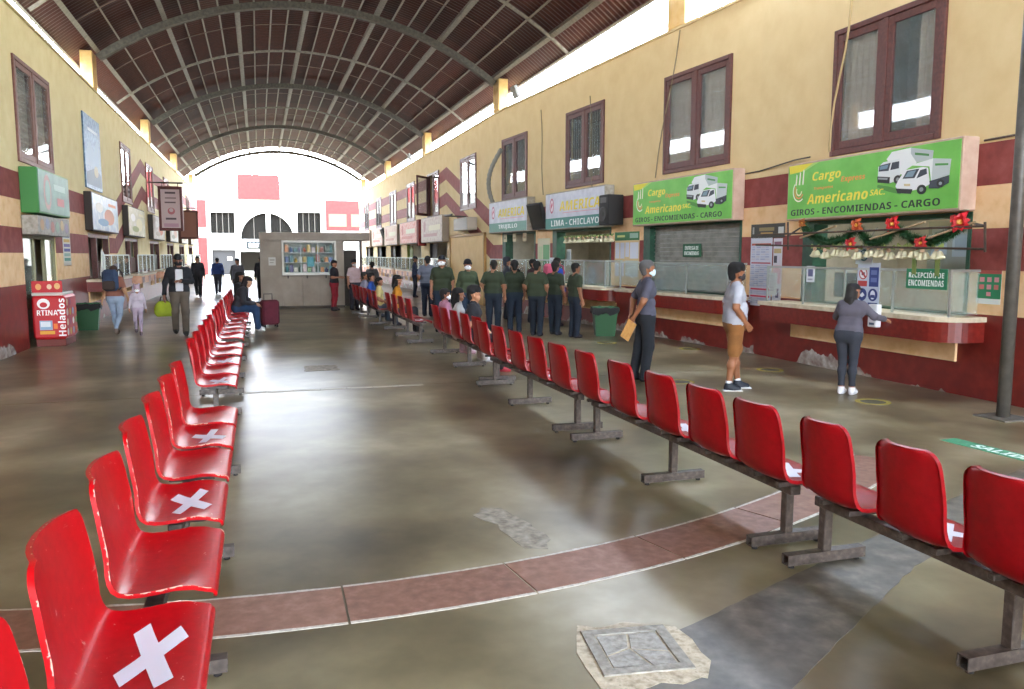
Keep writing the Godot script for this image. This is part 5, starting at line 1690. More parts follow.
func hair_mesh(style: String) -> ArrayMesh:
	if cache.has("hair" + style): return cache["hair" + style]
	var b := []
	var H := func(x: float, y: float, z: float) -> Vector3: return Vector3(x, y, z)
	match style:
		"cap":
			b = [[H.call(0, 0.055, -0.045), H.call(0, 0.055, 0.005), 0.084, 0.08, 0], [H.call(-0.03, 0.055, 0.07), H.call(0.03, 0.055, 0.07), 0.02, 0.02, 0], [H.call(-0.035, 0.045, 0.11), H.call(0.035, 0.045, 0.11), 0.012, 0.012, 0]]
		"long":
			b = [[H.call(0, 0.052, -0.05), H.call(0, 0.055, -0.002), 0.088, 0.082, 0], [H.call(0, 0.0, -0.07), H.call(0, -0.12, -0.09), 0.075, 0.07, 0], [H.call(-0.05, -0.12, -0.09), H.call(-0.04, -0.27, -0.1), 0.05, 0.03, 0], [H.call(0.05, -0.12, -0.09), H.call(0.04, -0.25, -0.1), 0.05, 0.03, 0], [H.call(-0.075, 0.0, -0.02), H.call(-0.075, -0.12, -0.03), 0.025, 0.022, 0], [H.call(0.075, 0.0, -0.02), H.call(0.075, -0.12, -0.03), 0.025, 0.022, 0]]
		"thick":
			b = [[H.call(0, 0.065, -0.045), H.call(0, 0.072, 0.012), 0.095, 0.084, 0], [H.call(0, 0.0, -0.07), H.call(0, -0.05, -0.07), 0.07, 0.055, 0], [H.call(-0.07, 0.04, -0.02), H.call(0.07, 0.04, -0.02), 0.035, 0.035, 0], [H.call(-0.03, 0.1, 0.035), H.call(0.03, 0.1, 0.035), 0.04, 0.04, 0]]
		"hat":
			b = [[H.call(0, 0.06, -0.04), H.call(0, 0.06, 0.01), 0.1, 0.095, 0], [H.call(0, 0.0, -0.06), H.call(0, -0.06, -0.06), 0.09, 0.07, 0], [H.call(-0.075, 0.14, -0.01), H.call(-0.08, 0.17, -0.01), 0.03, 0.02, 0], [H.call(0.075, 0.14, -0.01), H.call(0.08, 0.17, -0.01), 0.03, 0.02, 0], [H.call(-0.088, 0.0, 0.0), H.call(-0.085, -0.1, 0.01), 0.022, 0.02, 0], [H.call(0.088, 0.0, 0.0), H.call(0.085, -0.1, 0.01), 0.022, 0.02, 0]]
		_:
			b = [[H.call(0, 0.05, -0.05), H.call(0, 0.055, 0.0), 0.086, 0.079, 0], [H.call(0, 0.0, -0.065), H.call(0, -0.045, -0.06), 0.065, 0.05, 0], [H.call(-0.07, 0.02, -0.02), H.call(0.07, 0.02, -0.02), 0.022, 0.022, 0]]
	cache["hair" + style] = net_mesh([nets(b, 0.0085, 0.018)], [], 0.0)
	return cache["hair" + style]

func mask_mesh() -> ArrayMesh:
	if not cache.has("mask"):
		var b := [[Vector3(-0.03, -0.055, 0.048), Vector3(0.03, -0.055, 0.048), 0.042, 0.042, 0], [Vector3(-0.012, -0.03, 0.07), Vector3(0.012, -0.03, 0.07), 0.028, 0.028, 0], [Vector3(-0.06, -0.05, 0.012), Vector3(0.06, -0.05, 0.012), 0.022, 0.022, 0]]
		cache["mask"] = net_mesh([nets(b, 0.0085, 0.015)], [], 0.003)
	return cache["mask"]

func cloth(h: String) -> Material:
	var key := "cloth" + h
	if mats.has(key): return mats[key]
	var m: StandardMaterial3D = noisy("clothbase", [[0.0, "d2d2d2"], [0.5, "f2f2f2"], [1.0, "ffffff"]], 0.5, 0.9, 0.02, 4, 128).duplicate()
	m.albedo_color = Color(h)
	mats[key] = m
	return m

# o: top, bottom, shoes, hair, hairstyle, skin, mask, sleeve, legs, build, cap
func person(label: String, at: Vector3, yaw_deg: float, tall: float, pose: String, o: Dictionary, cell := 0.02, group := "") -> Node3D:
	var s := body_set(pose, o.get("build", "man"), o.get("sleeve", "long"), o.get("legs", "loose"), cell)
	var p := thing("person", label, "person", Transform3D(Basis(UP, deg_to_rad(yaw_deg)).scaled(Vector3.ONE * tall / 1.70), at), group)
	mesh_part(s.body, "body", hexm(o.get("skin", "8f6046"), 0.6), p)
	mesh_part(s.top, "shirt" if o.get("sleeve", "long") == "short" else "jacket", cloth(o.top), p)
	mesh_part(s.bottom, "shorts" if o.get("legs", "loose") == "shorts" else "trousers", cloth(o.bottom), p)
	mesh_part(s.shoes, "shoes", hexm(o.get("shoes", "25232a"), 0.6), p)
	var hxf := Transform3D(s.hb, s.hd)
	var st: String = o.get("hairstyle", "short")
	var hr := mesh_part(hair_mesh(st), "cap" if st == "cap" else ("hat" if st == "hat" else "hair"), hexm(o.get("hair", "0e0b09"), 0.9), p)
	hr.transform = hxf
	if st == "cap":
		var h2 := mesh_part(hair_mesh(o.get("under", "short")), "hair", hexm("17130f", 0.7), p)
		h2.transform = Transform3D(s.hb.scaled(Vector3.ONE * 0.96), s.hd)
	if o.has("mask"):
		mesh_part(mask_mesh(), "face_mask", hexm(o.mask, 0.8), p).transform = hxf
	var e := stool()
	for sg in [-1.0, 1.0]:
		lathe(e, [[0.0, -0.006], [0.008, -0.004], [0.01, 0.0], [0.008, 0.004], [0.0, 0.006]], 8, Transform3D(Basis(), Vector3(sg * 0.032, 0.008, 0.076)))
	mesh_part(commit(e), "eyes", hexm("1d1512", 0.3), p).transform = hxf
	if not o.has("mask"):
		e = stool()
		cbox(e, Vector3(0, -0.066, 0.077), Vector3(0.045, 0.008, 0.006), 0.002)
		mesh_part(commit(e), "mouth", hexm("7d4038", 0.6), p).transform = hxf
	return p

func build_people():
	# near people at the right wall
	var fine := 0.015
	person("man in grey polo and dark trousers holding an envelope behind his back", Vector3(5.1, 0, -10.0), 80, 1.66, "hands_back", {"top": "4a4a58", "bottom": "10151d", "shoes": "0e0e11", "hair": "4a4948", "skin": "8c5c3f", "mask": "bfe0e8", "sleeve": "short", "build": "slim"}, fine)
	var en := thing("envelope", "brown paper envelope in the hand of the man in grey polo", "envelope", Transform3D(Basis(UP, deg_to_rad(15)) * Basis(Vector3(0, 0, 1), deg_to_rad(-32)), Vector3(4.9, 0.78, -9.98)))
	var st := stool()
	cbox(st, Vector3(-0.04, -0.1, 0), Vector3(0.17, 0.27, 0.012), 0.003)
	part(st, "paper", noisy("kraft", [[0.0, "8f622e"], [0.5, "a2753c"], [1.0, "b0854c"]], 0.4, 0.8), en)
	var ms := person("man in light grey T-shirt and tan shorts with hand in pocket", Vector3(5.82, 0, -8.93), 72, 1.62, "pocket", {"top": "a8aab2", "bottom": "835629", "shoes": "121a26", "hair": "0a0808", "hairstyle": "thick", "skin": "875638", "mask": "2a2224", "sleeve": "short", "legs": "shorts", "build": "stout"}, fine)
	var jp := pose_joints("pocket")
	for k in ["aL", "aR"]:
		var A: Vector3 = jp[k]
		st = stool()
		cbox(st, A + Vector3(0, -0.078, 0.052), Vector3(0.098, 0.022, 0.27), 0.01)
		part(st, "shoe_sole", hexm("c9c9c9", 0.7), ms)
		st = stool()
		lathe(st, [[0.046, -0.03], [0.047, 0.03], [0.044, 0.055], [0.0, 0.056]], 12, Transform3D(Basis(), A))
		part(st, "sock", hexm("cfcfd2", 0.9), ms)
	person("woman in grey hoodie and black cap leaning on the maroon counter", Vector3(7.0, 0, -8.22), 118, 1.40, "counter", {"top": "56525c", "bottom": "2c2f38", "shoes": "c4c4c6", "hair": "161418", "hairstyle": "cap", "under": "long", "skin": "8f6046", "legs": "tight", "build": "woman"}, fine)
	# walkers on the left
	person("woman walking away in light jeans with a blue backpack", Vector3(-3.0, 0, -19.2), 170, 1.5, "walk", {"top": "8a5a4a", "bottom": "94a6bc", "shoes": "6a5a50", "hair": "3a2418", "skin": "b08260", "sleeve": "short", "build": "woman", "legs": "tight"}, 0.019)
	backpack("blue and brown backpack on the woman in light jeans", Vector3(-3.0, 1.0, -19.2), 170, "2f3f5a", "40342e", 1.0)
	person("small child in white outfit and eared hat wearing a mask", Vector3(-2.55, 0, -19.1), 5, 1.08, "walk", {"top": "c6bcc8", "bottom": "b9a8ba", "shoes": "6a5a60", "hair": "c2a8b4", "hairstyle": "hat", "skin": "a9795c", "mask": "e8ecee", "build": "child", "legs": "tight"}, 0.019)
	var jac := person("man in black jacket and khaki trousers carrying a lime bag", Vector3(-1.66, 0, -18.75), 8, 1.74, "carry", {"top": "1a1c22", "bottom": "5d5348", "shoes": "1c1a1a", "hair": "16161a", "hairstyle": "cap", "skin": "7d5340", "mask": "1a1a1e"}, 0.019)
	st = stool()
	cbox(st, Vector3(0, 1.17, 0.118), Vector3(0.15, 0.46, 0.03), 0.012)
	part(st, "white_shirt_front", hexm("c9c9cc", 0.9), jac)
	bag("lime green hand bag held by the man in black jacket", Vector3(-1.98, 0.42, -18.72), "8fa024")
	# far walkers
	person("person in black walking in from the sunny yard", Vector3(-2.4, 0, -35.5), 0, 1.66, "walk", {"top": "23242a", "bottom": "1c1c20", "shoes": "141414"}, 0.022)
	person("person in a royal blue jacket far down the hall", Vector3(-1.75, 0, -38.0), 180, 1.6, "walk", {"top": "2f4580", "bottom": "3a3c46", "shoes": "202020"}, 0.022)
	person("person in grey top standing beyond the left benches", Vector3(-0.75, 0, -31.5), 20, 1.6, "stand", {"top": "5a5c64", "bottom": "2c2c30", "hairstyle": "cap", "hair": "20242c"}, 0.022)
	person("person in dark coat standing by the kiosk corner", Vector3(0.1, 0, -33.5), 190, 1.68, "stand", {"top": "26262c", "bottom": "1e1e22"}, 0.022)
	# seated on the left row
	person("person in grey hoodie and blue jeans seated on a left bench", Vector3(-0.45, 0, -19.4), 82, 1.68, "sit_lean", {"top": "2c2b30", "bottom": "1f3a5c", "shoes": "b9b9b4", "hair": "1c1416", "hairstyle": "long", "skin": "b08468"}, 0.019)
	person("person in black seated beside the one in grey hoodie", Vector3(-0.42, 0, -20.9), 70, 1.66, "sit_lap", {"top": "18181b", "bottom": "24242a", "hair": "120f0f", "hairstyle": "long"}, 0.022)
	suitcase("maroon suitcase standing in front of the left bench", Vector3(0.22, 0, -20.2))
	# seated on the far right row
	person("woman in orange top seated with her hand at her face", Vector3(3.0, 0, -18.0), 80, 1.62, "sit", {"top": "b87a1c", "bottom": "1c1c20", "hair": "150f0e", "hairstyle": "long", "sleeve": "short", "build": "woman"}, 0.019)
	person("child in pale yellow T-shirt seated on the kiosk bench", Vector3(2.86, 0, -19.9), 78, 1.5, "sit_lap", {"top": "c9b878", "bottom": "3c4454", "hair": "191310", "sleeve": "short"}, 0.022)
	person("person in bright blue T-shirt seated on the kiosk bench", Vector3(2.84, 0, -21.2), 78, 1.6, "sit_lap", {"top": "1f4c9a", "bottom": "24303f", "hair": "15110f", "sleeve": "short"}, 0.022)
	person("person in light grey T-shirt seated on the kiosk bench", Vector3(2.83, 0, -22.5), 95, 1.6, "sit_lap", {"top": "8a8c9c", "bottom": "2a3448", "hair": "15110f", "sleeve": "short"}, 0.022)
	person("woman in black T-shirt and red trousers standing at the kiosk", Vector3(2.25, 0, -25.7), 60, 1.56, "phone", {"top": "1a1820", "bottom": "8a1c28", "shoes": "241c1e", "hair": "110e0f", "sleeve": "short", "build": "woman", "legs": "tight"}, 0.022)
	person("woman in pale pink top and white mask beside the kiosk rack", Vector3(2.86, 0, -25.6), 20, 1.58, "stand", {"top": "b9a0a0", "bottom": "2c2a34", "hair": "120f10", "hairstyle": "thick", "mask": "dfe6ea", "sleeve": "short", "build": "woman"}, 0.022)
	person("person in dark clothes standing behind the pale pink top woman", Vector3(3.55, 0, -26.6), 200, 1.5, "stand", {"top": "4a4646", "bottom": "262428"}, 0.022)
	# right aisle
	person("guard in dark blue uniform standing before the far counters", Vector3(6.1, 0, -32.6), 80, 1.66, "phone", {"top": "26324a", "bottom": "1c2538", "hair": "1a1a20", "hairstyle": "cap"}, 0.022)
	person("man in grey vest and navy trousers seen from behind", Vector3(4.55, 0, -22.4), 150, 1.7, "queue", {"top": "6a6f7c", "bottom": "1c2436", "hair": "14100f", "sleeve": "short"}, 0.019)
	var ol := "2b3520"
	person("man in olive T-shirt and navy cap facing the benches", Vector3(3.95, 0, -17.8), -20, 1.72, "stand", {"top": ol, "bottom": "152233", "shoes": "1b1b1f", "hair": "171a22", "hairstyle": "cap", "mask": "dfe4e8", "sleeve": "short"}, 0.017)
	person("woman in olive top with white mask beside the capped man", Vector3(4.45, 0, -17.4), -10, 1.62, "stand", {"top": "3a4630", "bottom": "22344a", "hair": "181214", "hairstyle": "thick", "mask": "e4e8ec", "build": "woman"}, 0.019)
	var spots := [[4.9, -16.9, 150, "queue", 1.62, "short", "short"], [5.45, -17.1, 170, "stand", 1.6, "short", "thick"], [5.7, -16.3, 140, "pocket", 1.6, "short", "short"], [6.15, -16.4, 120, "queue", 1.58, "short", "thick"], [6.35, -15.7, 100, "stand", 1.56, "short", "short"]]
	var ollab := ["man in olive T-shirt queueing behind the seated boy", "person in olive T-shirt with bushy hair in the queue", "man in olive T-shirt with hands in pockets in the queue", "person in olive T-shirt turned to the LIMA - CHICLAYO counter", "last person in olive T-shirt near the green bin"]
	for i in 5:
		var q: Array = spots[i]
		person(ollab[i], Vector3(q[0], 0, q[1]), q[2], q[4], q[3], {"top": ["2b3521", "252f1c", "2f3924", "283220", "2d3723"][i], "bottom": ["141f2e", "182434", "111b29", "16212f", "141e2d"][i], "hair": "14110f", "hairstyle": q[6], "sleeve": q[5], "build": ["man", "slim", "stout", "man", "man"][i]}, 0.018)
	person("person in dark hooded jacket queueing at the TRUJILLO counter", Vector3(6.4, 0, -20.8), 80, 1.66, "queue", {"top": "2c2f3a", "bottom": "20222a", "hair": "2a2d38", "hairstyle": "thick"}, 0.022)
	person("woman with dark hair and mask at the TRUJILLO counter", Vector3(6.85, 0, -21.5), 30, 1.58, "stand", {"top": "241f24", "bottom": "2a2a30", "hair": "151011", "hairstyle": "long", "mask": "dde4e8"}, 0.022)
	person("person in maroon top with mask in the TRUJILLO queue", Vector3(6.75, 0, -19.6), 40, 1.62, "queue", {"top": "3a2024", "bottom": "22222a", "hair": "151010", "mask": "d9e0e4"}, 0.022)
	person("person in royal blue jacket with a pink backpack at the counter", Vector3(6.95, 0, -18.4), 100, 1.66, "queue", {"top": "2440a0", "bottom": "23262e", "hair": "141010"}, 0.019)
	backpack("pink backpack on the person in the royal blue jacket", Vector3(6.95, 1.1, -18.4), 100, "d2607a", "b84a68", 1.0)
	# seated on the nearer right bench
	person("girl in pink jacket and white mask seated on the right row", Vector3(3.12, 0, -13.7), 95, 1.46, "sit_lap", {"top": "c48aa0", "bottom": "b89aa4", "shoes": "c9a0ac", "hair": "171112", "mask": "e6eaee", "build": "woman"}, 0.018)
	person("person with long black hair and white top seated on the right row", Vector3(3.12, 0, -12.7), 80, 1.52, "sit", {"top": "b4b2b0", "bottom": "c0b4b0", "shoes": "d8d4d4", "hair": "0f0d0f", "hairstyle": "long", "build": "woman"}, 0.018)
	person("boy in black polo with neon stripe seated on the right row", Vector3(3.12, 0, -11.7), 65, 1.6, "sit", {"top": "16181f", "bottom": "1c1a1e", "shoes": "a82c3c", "hair": "100d0d", "hairstyle": "thick", "sleeve": "short", "skin": "a87858"}, 0.017)
	# clerks behind the glass
	person("clerk in dark top seated behind the LIMA - CHICLAYO glass", TB * Vector3(6.2, 0.25, -0.9), -95, 1.6, "sit", {"top": "2f3a44", "bottom": "222228", "hair": "141012"}, 0.022)
	person("clerk in grey top behind the garlanded cargo counter", TA * Vector3(3.7, 0.0, -1.2), -90, 1.58, "stand", {"top": "4a4c52", "bottom": "222228", "hair": "141012", "hairstyle": "thick"}, 0.022)
	st = stool()
	box(st, Vector3(5.7, 0.0, -1.3), Vector3(6.7, 0.68, -0.85), TB)
	tag(part(st, "clerk_bench", hexm("4a3a30", 0.7), self), "wooden box seat under the clerk behind the glass", "seat")

func backpack(label: String, at: Vector3, yaw: float, hex: String, hex2: String, s: float):
	var b := thing("backpack", label, "backpack", Transform3D(Basis(UP, deg_to_rad(yaw)).scaled(Vector3.ONE * s), at))
	var st := stool()
	cbox(st, Vector3(0, 0.2, -0.235), Vector3(0.32, 0.46, 0.17), 0.06)
	part(st, "main_bag", cloth(hex), b)
	st = stool()
	cbox(st, Vector3(0, 0.09, -0.335), Vector3(0.26, 0.2, 0.07), 0.03)
	part(st, "front_pocket", cloth(hex2), b)
	for x in [-0.11, 0.11]:
		st = stool()
		tube(st, [Vector3(x, 0.38, -0.16), Vector3(x * 1.1, 0.43, -0.03), Vector3(x * 1.2, 0.36, 0.1), Vector3(x * 1.3, 0.2, 0.13), Vector3(x * 1.4, 0.05, 0.0), Vector3(x * 1.3, 0.0, -0.16)], 0.018, 6)
		part(st, "strap", cloth(hex2), b)

func bag(label: String, at: Vector3, hex: String):
	var b := thing("hand_bag", label, "bag", Transform3D(Basis(UP, 0.2), at))
	var st := stool()
	lathe(st, [[0.0, 0.0], [0.15, 0.0], [0.19, 0.06], [0.2, 0.16], [0.17, 0.26], [0.1, 0.33], [0.0, 0.34]], 14, Transform3D(Basis.from_scale(Vector3(1, 1, 0.55)), Vector3.ZERO))
	part(st, "body", cloth(hex), b)
	st = stool()
	tube(st, [Vector3(-0.08, 0.3, 0), Vector3(-0.05, 0.42, 0), Vector3(0.05, 0.42, 0), Vector3(0.08, 0.3, 0)], 0.014, 6)
	part(st, "handle", hexm("1c1c1a", 0.7), b)

func suitcase(label: String, at: Vector3):
	var b := thing("suitcase", label, "suitcase", Transform3D(Basis(UP, 0.3), at))
	var st := stool()
	cbox(st, Vector3(0, 0.36, 0), Vector3(0.42, 0.6, 0.26), 0.05)
	part(st, "shell", cloth("5a1a2a"), b)
	st = stool()
	tube(st, [Vector3(-0.1, 0.65, -0.1), Vector3(-0.1, 0.8, -0.1), Vector3(0.1, 0.8, -0.1), Vector3(0.1, 0.65, -0.1)], 0.012, 6)
	part(st, "handle", hexm("2a2a2c", 0.5), b)
	for x in [-0.15, 0.15]:
		for z in [-0.08, 0.08]:
			st = stool()
			tube(st, [Vector3(x - 0.015, 0.03, z), Vector3(x + 0.015, 0.03, z)], 0.03, 10)
			part(st, "wheel", hexm("18181a", 0.6), b)

# ---------------------------------------------------------------- small things
# where the line of sight through a point of the photograph meets the plane z = w of a wall frame
func seen(T: Transform3D, x: float, y: float, w: float) -> Vector3:
	var b := Basis.from_euler(Vector3(-atan(90.0 / 800.0), deg_to_rad(-17.5), 0))
	var dir := b * Vector3((x - 512.0) / 800.0, (344.5 - y) / 800.0, -1.0)
	var inv := T.affine_inverse()
	var o := inv * Vector3(0, 1.75, 0); var d := inv.basis * dir
	return o + d * ((w - o.z) / d.z)

func wheelie_bin(label: String, at: Vector3, yaw: float):
	var b := thing("waste_bin", label, "bin", Transform3D(Basis(UP, yaw), at))
	var st := stool()
	var a := 0.2; var c := 0.26; var h := 0.62
	var lo := [Vector3(-a, 0, -a), Vector3(a, 0, -a), Vector3(a, 0, a), Vector3(-a, 0, a)]
	var hi := [Vector3(-c, h, -c), Vector3(c, h, -c), Vector3(c, h, c), Vector3(-c, h, c)]
	for i in 4: quad(st, lo[(i + 1) % 4], lo[i], hi[i], hi[(i + 1) % 4])
	quad(st, lo[0], lo[1], lo[2], lo[3])
	part(st, "tub", hexm("0a4a20", 0.55), b)
	st = stool()
	for e in [[-c - 0.02, -c - 0.02, c + 0.02, -c + 0.01], [-c - 0.02, c - 0.01, c + 0.02, c + 0.02], [-c - 0.02, -c + 0.01, -c + 0.01, c - 0.01], [c - 0.01, -c + 0.01, c + 0.02, c - 0.01]]:
		box(st, Vector3(e[0], h - 0.05, e[1]), Vector3(e[2], h, e[3]))
	part(st, "rim", hexm("0d5526", 0.55), b)
	st = stool()
	var ring := []
	for i in 24:
		var t := TAU * i / 24.0
		var sq: float = (c + 0.025) / max(abs(cos(t)), abs(sin(t)))
		ring.append(Vector3(cos(t) * sq, h + 0.012 * sin(i * 2.3), sin(t) * sq))
	for i in 24:
		var p: Vector3 = ring[i]; var q: Vector3 = ring[(i + 1) % 24]
		var dp := -0.13 - 0.04 * sin(i * 1.7); var dq := -0.13 - 0.04 * sin((i + 1) % 24 * 1.7)
		quad(st, q + Vector3(0, dq, 0), p + Vector3(0, dp, 0), p, q)
		quad(st, p, p * Vector3(0.85, 1, 0.85) - Vector3(0, 0.15, 0), q * Vector3(0.85, 1, 0.85) - Vector3(0, 0.15, 0), q)
		tri(st, p * Vector3(0.85, 1, 0.85) - Vector3(0, 0.15, 0), Vector3(0, h - 0.25, 0), q * Vector3(0.85, 1, 0.85) - Vector3(0, 0.15, 0))
	part(st, "liner_bag", hexm("0b0c0d", 0.75), b)

func build_small_things():
	var st: SurfaceTool
	wheelie_bin("green waste bin with black liner beside the glossy left counter", Vector3(-3.83, 0, -20.75), 0.1)
	wheelie_bin("green waste bin with black liner below the LIMA - CHICLAYO counter", Vector3(7.12, 0, -15.9), -0.3)
	freezer()
	garland()
	# loudspeaker and screens
	var sp := thing("loudspeaker", "black loudspeaker box hung beside the LIMA - CHICLAYO sign", "loudspeaker", on(TB, 7.62, 2.42, 0.02))
	st = stool()
	cbox(st, Vector3(0, 0.34, 0.22), Vector3(0.46, 0.68, 0.4), 0.02)
	part(st, "cabinet", hexm("1b1a1a", 0.7), sp)
	st = stool()
	lathe(st, [[0.0, 0.0], [0.05, 0.0], [0.15, 0.02], [0.17, 0.02], [0.17, 0.0]], 16, Transform3D(Basis(Vector3.RIGHT, PI * 0.5), Vector3(0, 0.24, 0.42)))
	part(st, "woofer", hexm("2e2c2a", 0.6), sp)
	st = stool()
	cbox(st, Vector3(0, 0.56, 0.424), Vector3(0.28, 0.12, 0.01), 0.004)
	part(st, "horn", hexm("4a4845", 0.5), sp)
	tv("dark tilted screen between the TRUJILLO and LIMA - CHICLAYO signs", TB, 3.42, 2.42, 0.95, 0.75)
	tv("dark tilted screen past the small cream sign box", TC, 13.9, 2.4, 0.9, 0.9)
	# flexible duct beside the barred window
	st = stool()
	var pth := []
	for i in 25:
		var t := i / 24.0
		pth.append(TB * Vector3(0.32 - 0.75 * sin(t * 1.7), 5.0 - 1.62 * t, 0.12 + 0.2 * sin(t * PI)))
	var rr := []
	for i in 25: rr.append(0.075 if i % 2 else 0.06)
	tag(part(st_tube(pth, rr), "duct_hose", hexm("8a8880", 0.6), self), "grey flexible duct hose hanging from the barred window", "hose")
	# cables along the walls
	cable("sagging black cable along the wall beside the near cargo sign", [[TA, 760, 171, 0.03], [TA, 735, 176, 0.03], [TA, 795, 160, 0.1], [TA, 810, 157, 0.1]], 0.012)
	var zc := [[TA, 4.6, 3.1], [TA, 5.6, 3.12], [TA, 7.5, 3.05], [TA, 10.0, 3.1]]
	st = stool()
	tube(st, zc.map(func(c): return c[0] * Vector3(c[1], c[2], 0.03)), 0.014, 6)
	tag(part(st, "wall_cable", hexm("4a3c34", 0.6), self), "dark conduit running from the near cargo sign to the steel pole", "cable")
	for c in [[590, 96, 592, 190, "loose cable hanging past the barred window frame"], [541, 110, 543, 195, "thin cable drop between the two barred windows"], [855, 0, 832, 152, "pale cable slanting across the large maroon window"], [680, 30, 655, 178, "thin cable drop left of the curtained casement"]]:
		var T: Transform3D = TB if c[0] < 738 else TA
		var a := seen(T, c[0], c[1], 0.03); var b := seen(T, c[2], c[3], 0.03)
		st = stool()
		var pp := []
		for i in 7: pp.append(T * (a.lerp(b, i / 6.0) + Vector3(0.04 * sin(i * 1.1), 0, 0.06 if c[0] == 855 else 0.0)))
		tube(st, pp, 0.012 if c[0] != 855 else 0.016, 6)
		tag(part(st, "wall_cable", hexm("b49a6a" if c[0] == 855 else "8a7a5c", 0.7), self), c[4], "cable")
	# floodlights on the wall top
	for f in [[519, 97, "grey floodlight on the right wall beside a roof pier"], [412, 163, "far grey floodlight on the right wall top"]]:
		var T: Transform3D = TB if f[0] > 503 else TC
		var p := seen(T, f[0], f[1], 0.1)
		var fl := thing("floodlight", f[2], "floodlight", on(T, p.x, SILL + 0.05, 0.0))
		st = stool()
		cbox(st, Vector3(0, 0.28, 0.12), Vector3(0.32, 0.36, 0.12), 0.02, Transform3D(Basis(Vector3.RIGHT, 0.4), Vector3.ZERO))
		part(st, "housing", hexm("6c6a64", 0.5), fl)
		st = stool()
		tube(st, [Vector3(0, 0, -0.02), Vector3(0, 0.16, 0.02)], 0.025, 6)
		part(st, "bracket", hexm("4a4844", 0.5), fl)
	# steel pole and black post at the right
	var po := thing("steel_pole", "tall dark steel pole standing before the right wall", "pole", Transform3D(Basis(), Vector3(7.6, 0, -6.5)))
	st = stool()
	lathe(st, [[0.0, 0.0], [0.066, 0.0], [0.066, 5.4], [0.0, 5.4]], 16)
	part(st, "shaft", noisy("polesteel", [[0.0, "38342f"], [0.5, "4a4640"], [1.0, "5d574e"]], 0.8, 0.45), po)
	st = stool()
	box(st, Vector3(-0.2, 0, -0.2), Vector3(0.2, 0.015, 0.2))
	part(st, "base_plate", hexm("5a564e", 0.7), po)
	var bp := thing("black_post", "black wrapped post with a leaning rod beside the steel pole", "post", Transform3D(Basis(), Vector3(7.95, 0, -6.35)))
	st = stool()
	lathe(st, [[0.0, 0.0], [0.1, 0.0], [0.08, 0.1], [0.075, 1.2], [0.09, 1.6], [0.06, 2.3], [0.0, 2.32]], 12)
	part(st, "wrap", hexm("141518", 0.6), bp)
	st = stool()
	tube(st, [Vector3(-0.22, 0.35, 0.12), Vector3(0.1, 1.7, 0.1)], 0.014, 6)
	part(st, "rod", hexm("8a8d90", 0.4, 0.5), bp)
	# floor stickers
	var flat := Transform3D(Basis(Vector3.RIGHT, Vector3(0, 0, 1), Vector3(0, 1, 0)), Vector3.ZERO)
	var sal := thing("exit_sticker", "green SALIDA floor sticker near the steel pole", "floor sticker", Transform3D(Basis(Vector3(0.06, 0, 1).normalized(), Vector3(1, 0, -0.06).normalized(), UP), Vector3(6.24, 0.0, -5.38)))
	st = stool()
	box(st, Vector3(-0.5, -0.1, 0.0), Vector3(0.5, 0.1, 0.004))
	part(st, "sheet", noisy("salida", [[0.0, "2f7a55"], [0.6, "3f8f68"], [1.0, "7aa088"]], 0.7, 0.6), sal)
	letters("SALIDA", 0.08, 0.0, 0.6, 0.12, 0.004, hexm("dfeee4", 0.6), sal)
	var n := 0
	for c in [[690, 349, "worn yellow ring floor sticker in front of the shuttered counter"], [770, 370, "yellow ring floor sticker behind the man in shorts"], [873, 402, "yellow ring floor sticker by the woman in the hoodie"], [680, 382, "yellow ring floor sticker between the two standing men"], [607, 343, "faded yellow ring floor sticker by the right green bin"]]:
		var b := Basis.from_euler(Vector3(-atan(90.0 / 800.0), deg_to_rad(-17.5), 0)) * Vector3((c[0] - 512.0) / 800.0, (344.5 - c[1]) / 800.0, -1.0)
		var p := Vector3(0, 1.75, 0) + b * (-1.75 / b.y)
		var o := thing("distance_sticker", c[2], "floor sticker", Transform3D(Basis(UP, n * 1.3), Vector3(p.x, 0.0, p.z)))
		st = stool()
		lathe(st, [[0.0, 0.0], [0.2, 0.0], [0.2, 0.003], [0.15, 0.0032], [0.0, 0.0032]], 28, Transform3D(), false)
		part(st, "dark_disc", hexm("4a4636", 0.7), o)
		st = stool()
		lathe(st, [[0.145, 0.0033], [0.2, 0.0033], [0.2, 0.0045], [0.145, 0.0045], [0.145, 0.0033]], 28, Transform3D(), false)
		part(st, "yellow_ring", noisy("ringyellow", [[0.0, "6f6436"], [0.4, "a08f3a"], [1.0, "b5a445"]], 0.4, 0.7), o)
		n += 1
	posters_right()
	# sanitiser dispenser on the counter edge
	var sd := thing("sanitiser_dispenser", "white dispenser box fixed to the counter edge by the woman", "dispenser", on(TA, 3.62, 0.8, 0.575))
	st = stool()
	cbox(st, Vector3(0, 0.15, 0.05), Vector3(0.16, 0.3, 0.09), 0.012)
	part(st, "case", hexm("d9d9dc", 0.4), sd)
	printed("print", [["a33a4a", discp(0.0, 0.16, 0.02)], ["44506a", rectp(-0.04, 0.03, 0.05, 0.06)]], 0.096, sd)

func st_tube(path: Array, r) -> SurfaceTool:
	var st := stool()
	tube(st, path, r, 10)
	return st

func cable(label: String, pts: Array, r: float):
	var p := []
	for q in pts: p.append(q[0] * seen(q[0], q[1], q[2], q[3]))
	p.sort_custom(func(a, b): return a.z < b.z)
	tag(part(st_tube(p, r), "wall_cable", hexm("3a322c", 0.6), self), label, "cable")

